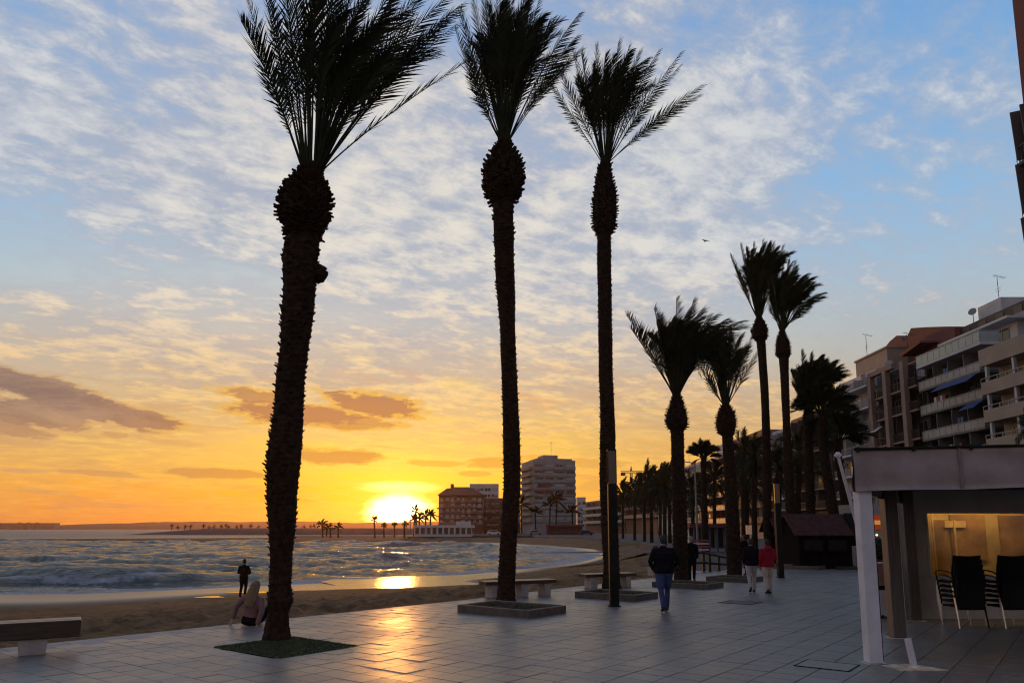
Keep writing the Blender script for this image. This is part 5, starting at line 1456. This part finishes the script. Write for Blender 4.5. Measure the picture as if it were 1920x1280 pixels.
for k in range(3): win(oC, 3 + 4.5 * k, zc + .3, 2.4, 2.0, -2.59, .3, random.Random(k))
MB().box(-.5, LC + .6, -14, -.9, zc + 2.72, zc + 2.98).build('penthouse_roof', M_wh, oC)
MB().box(1.5, LC + 9, -14, -4.6, zc + 2.99, zc + 5.4).build('roof_screen', mat('brown_screen', (.10, .075, .055), .8, var=.3, scale=.8), oC)
for k in range(7): MB().box(2.2 + 3.2 * k, 3.6 + 3.2 * k, -4.57, -4.5, zc + 3.2, zc + 5.1).build('screen_panel', mat('ochre_panel', (.16, .12, .08), .8, var=.2), oC)
q0, q1 = hX(1876, 557, 58.5)[0] - yC0, hX(1833, 577, 58.5)[0] - yC0; ztw = hX(1833, 577, 58.5)[1]
MB().box(q0, q1, -14, -6.3, zc + 2.99, ztw).build('roof_tower', M_wh, oC)
MB().box(-7.5, 3.5, -14, -4.4, zc - 1.0, zc + 4.2).build('stair_block', M_gr, oC)
antenna(oC, (q0 + q1) / 2, -7.6, ztw, 3.2); dish(oC, hX(1824, 585, 57)[0] - yC0, -4.8, zc + 5.4, .5)
for (k, x0_, x1_) in ((-2, 0.5, 7.5), (-3, -.3, 2.5)):
    z = lvC[k]
    MB().prism([(x0_, 2.3, z - .26), (x0_, 3.4, z - 1.05), (x0_, 3.4, z - 1.1), (x0_, 2.25, z - .32)], (x1_ - x0_, 0, 0)).build('awning', M_blue, oC)
# -- red brown block with pilasters
XD = 49.3; yD1 = hX(1631, 760, XD)[0]
lvD = lev([838, 789, 748, 702], 1634, XD, 3.2)
LD = yD1 - yC1 - .1
oD = block('red brown block with peach pilasters and curved parapets on its roof', XD + 1.9, yC1 + .1, LD, lvD[:-1], lvD[-1], M_dk, bd=1.5, bays=4, rail='bars', railm=M_drail, slabm=M_pe, seed=4, closed=.15, parapet=.2)
for x in (1632, 1661, 1695):
    q = hX(x, 760, XD)[0] - yC1 - .1
    MB().box(q - .45, q + .45, 1.3, 1.95, 0, lvD[-1] + .1).build('pilaster', M_pe, oD)
MB().box(LD * .42, LD + .3, 1.25, 1.9, lvD[-1] - .3, lvD[-1] + .35).build('cornice', M_pe, oD)
def roof_profile(pts, X, name, m, thick):
    q = [hX(x, y, X) for x, y in pts]
    loc = [(yy - yC1 - .1, -(X - XD - 1.9), z) for yy, z in q]
    MB().prism(loc, (0, -thick, 0)).build(name, m, oD)
roof_profile([(1652, 700), (1655, 657), (1668, 640), (1681, 629), (1690, 634), (1695, 640), (1702, 628), (1708, 615), (1738, 613), (1775, 612), (1778, 700)], 55.0, 'roof_parapet', M_rd, 8)
roof_profile([(1734, 720), (1734, 616), (1790, 612), (1790, 720)], 54.2, 'roof_volume', M_rd, .7)
roof_profile([(1684, 664), (1723, 638), (1726, 642), (1690, 668)], 52.0, 'terrace_canopy', M_rd, 2.5)
dish(oD, hX(1663, 675, 50)[0] - yC1, .9, lvD[-1] - .6, .55)
M_cloth = [mat('laundry_white', (.45, .44, .43), .9, var=.1), mat('laundry_blue', (.08, .13, .24), .9, var=.1), mat('laundry_red', (.28, .06, .05), .9, var=.1)]
rgl = random.Random(12)
for k in (2, 3, 4, 5):
    if k < len(lvC) - 1:
        x = rgl.uniform(2, LC - 3)
        for j in range(rgl.randint(2, 4)):
            MB().box(x + .62 * j, x + .62 * j + .5, 1.55, 1.57, lvC[k] + .95, lvC[k] + 1.75).build('laundry', M_cloth[rgl.randrange(3)], oC)
for k in (2, 3):
    x = LD * (.45 + .12 * k)
    MB().prism([(x, 1.4, lvD[k] + 2.6), (x, 2.3, lvD[k] + 1.9), (x, 2.3, lvD[k] + 1.85), (x, 1.35, lvD[k] + 2.55)], (2.6, 0, 0)).build('awning', M_sh, oD)
# -- the blocks further along the seafront
lvE = [3.4 + 3.05 * k for k in range(7)]
yE1 = hX(1557, 760, 49)[0]
zE = hX(1570, 722, 49)[1]
oE = block('grey white block with open balconies behind the drooping palms', 50.6, yD1 + .1, yE1 - yD1 - .1, lvE, zE, M_gr, bd=1.6, bays=3, rail='bars', railm=M_wrail, slabm=M_wh, seed=5, closed=.5)
MB().box(-.5, 9, -12, -1.4, zE + .003, hX(1605, 680, 52)[1]).build('penthouse', M_bg, oE)
MB().box(-.6, 9.1, -12.1, -1.2, hX(1605, 680, 52)[1] + .003, hX(1605, 680, 52)[1] + .25).build('penthouse_roof', M_bg, oE)
antenna(oE, 7.5, -2.5, hX(1605, 680, 52)[1] + .25, 3.6); antenna(oD, LD * .85, -3, lvD[-1], 5.5)
def far_block(label, x0, x1, ytop, X, wall, rail, railm, slabm, bays, seed, hgt=3.05, closed=.4, bd=1.5, X1=None, **kw):
    ya, yb = hX(x1, ytop, X)[0], hX(x0, ytop, X1 or X)[0]
    zt_ = hX(x1, ytop, X)[1] if X1 is None else hX((x0 + x1) / 2, ytop, (X + X1) / 2)[1]
    n = max(2, int((zt_ - 3.2) / hgt)); lv = [zt_ - hgt * (n - k) for k in range(n)]
    a = Vector((X, ya, 0)); b = Vector(((X1 or X), yb, 0)); d = b - a
    return block(label, X, ya, d.length - .1, lv, zt_, wall, bd=bd, bays=bays, rail=rail, railm=railm, slabm=slabm, seed=seed, closed=closed, rz=math.atan2(d.y, d.x), **kw), zt_, d.length
oF, zF, LF = far_block('dark brown block mostly hidden by the palms', 1482, 1555, 768, 50, M_dk, 'bars', M_drail, M_br, 5, 6)
oG0, z_, l_ = far_block('narrow white topped block behind the tall palm pair', 1447, 1481, 805, 50, M_gr, 'bars', M_wrail, M_wh, 3, 7)
oG, zG, LG = far_block('brown block with heavy solid balconies and rounded top corner', 1380, 1446, 828, 50, M_bg, 'solid', M_br, M_br, 5, 8, closed=.2)
MB().box(-.3, LG + .3, -13, 1.7, zG + .61, zG + 2.4).build('top_band', M_br, oG)
oH, zH, LH = far_block('cream block with dark red lower balconies and warm glints', 1322, 1378, 850, 50, M_rd, 'panel', mat('glint_railing', (.26, .16, .10), .55, var=.3, scale=.3, spec=.6), M_wh, 6, 9, closed=.25)
MB().box(2, LH - 2, -12, -2.5, zH + .6, zH + 4.2).build('penthouse', M_wh, oH)
oI, zI, LI = far_block('grey block stepping down left of the red balconies', 1284, 1321, 866, 50, M_gr, 'bars', M_wrail, M_wh, 4, 10)
oJ, zJ, LJ = far_block('pale block seen above the shaggy palms', 1232, 1282, 890, 50, M_wh, 'bars', M_wrail, M_wh, 5, 11, X1=47)
antenna(oJ, 6, -4, zJ + .6, 5)
oK, zK, LK = far_block('brown terrace of flats far along the bay', 1172, 1231, 920, 47, M_br, 'solid', M_bg, M_bg, 7, 12, X1=43)
oL, zL, LL = far_block('farthest row of flats beside the tower block', 1098, 1171, 938, 43, M_br, 'solid', M_wh, M_bg, 7, 13, X1=34)
# -- free standing tower block at the head of the bay
YT = 283.0; tr_ = atY(1080, 1000, YT + 4); tl_ = atY(1000, 1000, YT)
d = Vector((tl_.x - tr_.x, YT - (YT + 4), 0)); LT = d.length
zT = atY(1040, 866, YT).z; hT = (zT - 4.5) / 9; lvT = [4.5 + hT * k for k in range(9)]
oT = block('grey nine storey tower block standing alone at the head of the bay', tr_.x, 0, LT, lvT, zT, M_gr, depth_=17, bd=.5, bays=4, rail='panel', railm=M_gr, slabm=M_gr, winw=3.2, winh=1.7, closed=.5, rz=math.atan2(d.y, d.x), Y=YT + 4, seed=14, parapet=.9)
for z in lvT:                                          # balconies on the seaward side
    sl = MB().box(LT + .003, LT + 1.5, -16, -.5, z - .2, z + .95).build('side_balcony', M_bg, oT)
MB().box(LT * .38, LT * .72, -10, -2, zT + .003, zT + 3.0).build('lift_room', M_gr, oT)
MB().box(1.0, LT * .9, -13, -.8, zT + .004, zT + 1.6).build('roof_storey', M_gr, oT)
for (k, a, b) in ((4, .05, .22), (4, .60, .74), (4, .77, .92), (5, .62, .9), (4, .3, .4)):
    MB().box(LT * a, LT * b, .55, .85, lvT[k] + .55, lvT[k] + 1.7).build('awning', M_strip, oT)
antenna(oT, LT * .5, -4, zT + 3, 5)
# -- hotel by the sun
YH = 300.0; hr_, hl_ = atY(905, 1000, YH), atY(822, 1000, YH)
zH_ = atY(860, 931, YH).z; LH_ = hr_.x - hl_.x; hh_ = (zH_ - 3.5) / 5
oHt = block('dark brick hotel with mansard roof beside the setting sun', hr_.x, 0, LH_, [3.5 + hh_ * k for k in range(5)], zH_, M_brick, depth_=18, bd=.6, bays=8, rail='bars', railm=M_wh, slabm=M_brick, winw=1.3, winh=1.9, closed=.75, rz=R(180), Y=YH, seed=15, side_ret=False)
zr = atY(860, 914, YH).z
mb = MB(); b = 0
mb.v = [(-.6, -18.4, zH_ + .65), (LH_ + .6, -18.4, zH_ + .65), (LH_ + .6, .9, zH_ + .65), (-.6, .9, zH_ + .65), (4, -15, zr), (LH_ - 3, -15, zr), (LH_ - 3, -3, zr), (4, -3, zr)]
mb.f = [(3, 2, 1, 0), (4, 5, 6, 7), (0, 1, 5, 4), (1, 2, 6, 5), (2, 3, 7, 6), (3, 0, 4, 7)]
mb.build('mansard_roof', M_brick, oHt)
MB().box(LH_ - 5.5, LH_ - 4.2, -6, -5, zr, zr + 1.8).build('chimney', M_brick, oHt)
for lb, xl, xr_, yt, Yb, m_, by, sd__ in (('pale flat block behind the brick hotel', 846, 879, 915, 352, M_bg, 5, 16), ('taller pale block with rows of windows behind the hotel', 880, 934, 909, 356, M_wh, 8, 17), ('low dark building between the hotel and the palm trunk', 907, 944, 936, 318, M_br, 5, 18), ('brown house at the corner left of the tower block', 944, 976, 948, 312, M_brick, 4, 19), ('low white block right of the tower block', 1083, 1099, 934, 352, M_wh, 3, 20)):
    r_, l2 = atY(xr_, 1000, Yb), atY(xl, 1000, Yb); zt2 = atY(xl, yt, Yb).z; n = int((zt2 - 2) / 2.9)
    block(lb, r_.x, 0, r_.x - l2.x, [zt2 - 2.9 * (n - k) for k in range(n)], zt2, m_, depth_=12, bays=by, winw=1.6, winh=1.4, closed=.6, rz=R(180), Y=Yb, seed=sd__, balc=False)
# -- white pavilion on the sea wall
YP = 181.5; pl_, pr_ = atY(776, 1016, YP), atY(885, 1016, YP)
z0_, z1_, z2_, z3_ = SEA - .6, atY(830, 1001, YP).z, atY(830, 989, YP).z, atY(830, 984, YP).z
LPv = pr_.x - pl_.x
o = thing('beach_pavilion', 'white glazed pavilion on the sea wall beside the setting sun', 'pavilion', (pl_.x, YP, 0))
MB().box(0, LPv, 0, 9, z0_, z1_).build('sea_wall_base', M_wh, o)
MB().box(.25, LPv - .25, .3, 8.6, z1_ + .002, z2_).build('glass_band', M_glass, o)
for k in range(11):
    x = LPv * k / 10
    MB().box(max(0, x - .22), min(LPv, x + .22), -.01, .3, z1_ + .002, z2_).build('pillar', M_wh, o)
MB().box(-.2, LPv + .2, -.3, 9.2, z2_ + .002, z3_).build('roof', M_wh, o)
MB().box(LPv * .72, LPv * .95, 1, 6, z3_ + .002, z3_ + .9).build('roof_deck', M_wh, o)
for k in range(4): MB().tube([(-.4 - .9 * k, 3, z1_), (-.4 - .9 * k, 3, z2_ + 2)], .07, 6).build('pole', M_galv, o)
# sea wall behind the beach
for lb, a, b, Yw, yt, yb in (('concrete sea wall at the head of the beach', 885, 1000, 181, 1003, 1020), ('continuing grey sea wall under the tower block', 1001, 1112, 176, 1006, 1022)):
    p, q = atY(a, yt, Yw), atY(b, yt, Yw)
    o = tag(MB().box(0, q.x - p.x, 0, .6, -2, p.z).build('sea_wall', M_kerb, None, loc=(p.x, Yw, 0)), lb, 'wall')
# low stone wall on the right of the beach
for (x0_, x1_, yy, Y0_, Y1_, lb) in ((1160, 1196, 1014, 106, 92, 'low stone wall beside the far sand, nearer the lamp pole'), (1197, 1224, 1016, 88, 72, 'low stone wall beside the far sand, nearer the man in jeans')):
    p, q = atY(x0_, yy, Y0_), atY(x1_, yy, Y1_); d = q - p; d.z = 0
    o = MB().box(0, d.length, 0, .5, -1.6, p.z).build('stone_wall', M_kerb, None, loc=(p.x, Y0_, 0)); o.rotation_euler = (0, 0, math.atan2(d.y, d.x)); tag(o, lb, 'wall')
# beach bar and cars under the tower
Yb = 236; p, q = atY(1026, 1003, Yb), atY(1092, 1003, Yb)
o = thing('beach_bar', 'low dark red beach bar in front of the tower block', 'kiosk', (p.x, Yb, 0))
hb = atY(1050, 983, Yb).z
MB().box(0, q.x - p.x, 0, 6, -.5, hb * .8).build('wall', M_red2, o)
MB().box(-.5, q.x - p.x + .5, -1, 6.5, hb * .8 + .002, hb).build('roof', M_red2, o)
for k in range(5):
    MB().box(.6 + 2.2 * k, 2.2 + 2.2 * k, -.04, -.003, .5, hb * .65).build('shutter', M_dk, o)
M_car = [mat('car_white', (.6, .6, .6), .3, var=.05), mat('car_grey', (.2, .2, .22), .3, var=.05), mat('car_dark', (.04, .04, .05), .3, var=.05)]
M_tyre = mat('tyre', (.015, .015, .015), .9)
for i, (x, Yc_, lb) in enumerate(((926, 230, 'white car parked above the sea wall below the hotel'), (1004, 228, 'grey car parked left of the beach bar'), (1100, 226, 'dark car parked right of the beach bar'))):
    p = atY(x, 1000, Yc_)
    o = thing('parked_car', lb, 'car', (p.x, Yc_, 0), 0, 'cars parked above the sea wall')
    bd_ = MB(); bd_.prism([(-2.1, 0, .3), (2.1, 0, .3), (2.15, 0, .7), (1.3, 0, .9), (.7, 0, 1.42), (-1.3, 0, 1.45), (-1.9, 0, .95), (-2.15, 0, .85)], (0, 1.7, 0)); bd_.build('body', M_car[i], o, bevel=.08)
    MB().prism([(.62, -.01, .93), (1.12, -.01, .93), (.6, -.01, 1.36), (-1.2, -.01, 1.38), (-1.6, -.01, .95)], (0, 1.72, 0)).build('side_window', M_glass, o)
    for wx in (-1.3, 1.3): MB().tube([(wx, -.03, .32), (wx, 1.73, .32)], .32, 14).build('wheel', M_tyre, o)
# white shop unit and barrier in mid distance
Ysn = 66; p, q = atY(1300, 1010, Ysn), atY(1372, 1010, Ysn)
o = thing('shop_unit', 'white shop unit with blue posts under the red balconies', 'shop', (p.x, Ysn, 0))
hs = atY(1330, 984, Ysn).z
Ls = q.x - p.x
MB().box(0, Ls, .4, 4, 0, hs * .9).build('wall', M_wh, o)
MB().box(-.4, Ls + .4, -.6, 4.2, hs * .9 + .002, hs + .1).build('canopy_roof', M_red2, o)
for k in range(6): MB().box(Ls * k / 5 - .06, Ls * k / 5 + .06, -.4, -.28, 0, hs * .9).build('post', mat('blue_post', (.06, .10, .20), .6, var=.2), o)
for k in range(4): win(o, Ls * (k + .6) / 4.3, .3, 1.5, 1.9, .38, 0, random.Random(k)).rotation_euler = (0, 0, math.pi)
Yr = 50; p = atY(1318, 1035, Yr)
M_rw = mat('red_barrier', (.40, .07, .05), .5, var=.3, scale=3)
o = thing('barrier', 'red and white slatted barrier behind the timber railing', 'barrier', (p.x - .4, Yr, 0), R(10))
for k in range(5): MB().box(-.3, .85, -.02, .02, .35 + .2 * k, .46 + .2 * k).build('slat', M_rw if k % 2 == 0 else M_white, o)
for x in (-.25, .8): MB().box(x - .03, x + .03, .022, .08, 0, 1.4).build('leg', M_dsteel, o)
# lit kiosk sign
p = atY(1404, 992, 55)
o = thing('lit_sign_box', 'small glowing sign box behind the palm left of the couple', 'sign', (p.x, 55, 0))
MB().tube([(0, 0, 0), (0, 0, p.z - .35)], .04, 6).build('pole', M_dsteel, o)
MB().box(-.2, .2, -.08, .08, p.z - .35, p.z + .3).build('box', mat('sign_glow', (.7, .45, .3), .5, emit=(1, .55, .3), estr=.12), o)

# ================================================================== crane and bird
Yk = 420; b = atY(1186, 1000, Yk); t = atY(1186, 872, Yk); j0, j1, jz = atY(1164, 887, Yk), atY(1250, 886, Yk), atY(1186, 886, Yk).z
M_crane = mat('crane_steel', (.12, .08, .03), .6, var=.2)
o = thing('tower_crane', 'thin tower crane standing far behind the seafront flats', 'crane', (b.x, Yk, 0))
mb = MB(); w = .55
for sx in (-w, w):
    for sy in (-w, w): mb.tube([(sx, sy, 0), (sx, sy, jz)], .16, 4)
n = 16
for k in range(n):
    za, zb2 = jz * k / n, jz * (k + 1) / n
    mb.tube([(-w, -w, za), (w, -w, zb2)], .10, 4).tube([(w, w, za), (-w, w, zb2)], .10, 4)
mb.build('mast', M_crane, o)
mb = MB(); x0_, x1_ = j0.x - b.x, j1.x - b.x
mb.tube([(x0_, 0, jz), (x1_, 0, jz)], .20, 4).tube([(x0_, 0, jz + 1.0), (x1_ * .96, 0, jz + 1.0)], .12, 4)
for k in range(26):
    xa = x0_ + (x1_ - x0_) * k / 26; xb = x0_ + (x1_ - x0_) * (k + .5) / 26
    mb.tube([(xa, 0, jz), (xb, 0, jz + 1.0)], .07, 4).tube([(xb, 0, jz + 1.0), (xb * 2 - xa, 0, jz)], .07, 4)
mb.build('jib', M_crane, o)
MB().prism([(-.6, -.4, jz + 1), (.6, -.4, jz + 1), (0, -.4, t.z)], (0, .8, 0)).build('apex', M_crane, o)
MB().box(x0_, x0_ + 2.5, -.7, .7, jz - 1.6, jz - .1).build('counterweight', M_dk, o)
p = atY(1323, 452, 70)
o = thing('seagull', 'tiny bird gliding alone in the sky right of the tallest palm', 'bird', tuple(p), R(30))
M_bird = mat('gull', (.08, .08, .09), .8)
MB().tube([(0, -.24, 0), (0, -.1, .02), (0, .1, .03), (0, .2, .05), (0, .26, .045)], [.015, .06, .07, .045, .01], 8).build('body', M_bird, o, smooth=True)
for s in (-1, 1):
    MB().prism([(0, .1, .04), (s * .28, .13, .12), (s * .6, -.02, .06), (s * .28, 0, .11), (0, -.06, .03)], (0, 0, .012)).build('wing', M_bird, o)

# ================================================================== breakwater, spit and the far coast
M_rock = mat('breakwater_rock', (.05, .036, .028), .9, var=.4, scale=.25, bump=.6, bscale=.6)
M_spit = mat('spit_sand', (.17, .10, .055), .9, var=.3, scale=.08)
M_coast = mat('far_coast', (.10, .075, .05), .95, var=.4, scale=.01)
def mound(name, x0, x1, Yf, width, ztop, tip, m, seed, nx=240, ny=10, rough=.5, slope=0.0):
    X_ = np.linspace(x0, x1, nx); v = np.linspace(0, 1, ny)
    Xg, Vg = np.meshgrid(X_, v)
    Yg = Yf + Vg * width + slope * (Xg - x0)
    pr = np.interp(Vg, [0, .12, .3, .7, 1], [0, .6, 1, 1, .0])
    tp = np.clip((Xg - x0) / tip, 0, 1) ** .7
    Z = SEA - .5 + (ztop - SEA + .5) * pr * tp + (fbm(Xg.ravel() * .35, Yg.ravel() * .35, 3, seed).reshape(Xg.shape) - .5) * rough * pr
    return structure(grid_mesh(name, np.column_stack([Xg.ravel(), Yg.ravel(), Z.ravel()]), nx, ny, m, None, smooth=False))
pA, pB = atY(230, 1000, 430), atY(820, 1000, 430)
mound('breakwater', pA.x, pB.x + 40, 425, 60, atY(500, 990, 440).z, 45, M_rock, 4)
pA, pB = atY(478, 1010, 236), atY(800, 1010, 236)
mound('sand_spit', pA.x, pB.x + 12, 236, 50, atY(600, 1005, 240).z, 6, M_spit, 5, rough=.4)
nx, ny = 700, 14
X_ = np.linspace(-3000, 1400, nx); v = np.linspace(0, 1, ny); Xg, Vg = np.meshgrid(X_, v)
ridge = 9 + 26 * fbm(X_ * .0016, X_ * 0 + 2, 4, 8) + 5 * fbm(X_ * .02, X_ * 0, 3, 9)
ridge = ridge * np.clip((X_ + 2300) / 900, .45, 1)
Z = -2 + (ridge[None, :] + 2) * np.interp(Vg, [0, .05, .35, .7, 1], [0, .22, .55, 1, .8]) + fbm(Xg.ravel() * .03, Vg.ravel() * 20, 3, 12).reshape(Xg.shape) * 3 * (Vg > .03)
structure(grid_mesh('far_coast', np.column_stack([Xg.ravel(), (2450 + Vg * 900 + .0 * Xg).ravel(), Z.ravel()]), nx, ny, M_coast, None))
for (xl, xr_, yt, lb) in ((-8, 21, 980, 'leftmost far hotel block on the coast, cut by the picture edge'), (31, 45, 980, 'narrow far hotel block second from the left'), (48, 61, 980, 'narrow far hotel block third from the left'), (64, 101, 980, 'long far hotel block, rightmost of the four on the coast')):
    p, q = atY(xl, 992, 2430), atY(xr_, 992, 2430); zt2 = atY(xl, yt, 2430).z
    o = thing('hotel_block', lb, 'building', (p.x, 2430, 0), 0, 'far hotel blocks on the coast')
    MB().box(0, q.x - p.x, 0, 30, -1, zt2).build('wall', M_gr, o)
    mb = MB(); n = max(3, int((q.x - p.x) / 6)); st = (q.x - p.x) / n
    for k in range(n):
        for r2 in range(5): mb.box(st * (k + .25), st * (k + .75), -.3, -.02, 2 + zt2 * .17 * r2, 2 + zt2 * .17 * r2 + 2)
    wn = mb.build('window_rows', M_glass, o); wn['kind'] = 'stuff'
    MB().box(1, 6, 2, 12, zt2 + .01, zt2 + 2).build('lift_room', M_gr, o)

# ================================================================== sea haze that the low sun lights
hz = MB().box(-3300, 1600, -60, 3600, -4.6, 49).build('haze', None)
hm = bpy.data.materials.new('haze'); hm.use_nodes = True; nt = hm.node_tree; nt.nodes.clear()
pv = nt.nodes.new('ShaderNodeVolumePrincipled'); pv.inputs['Color'].default_value = (1.0, .55, .20, 1)
pv.inputs['Density'].default_value = .00011; pv.inputs['Anisotropy'].default_value = .78
om = nt.nodes.new('ShaderNodeOutputMaterial'); nt.links.new(pv.outputs[0], om.inputs['Volume'])
hz.data.materials.append(hm); hz['kind'] = 'stuff'
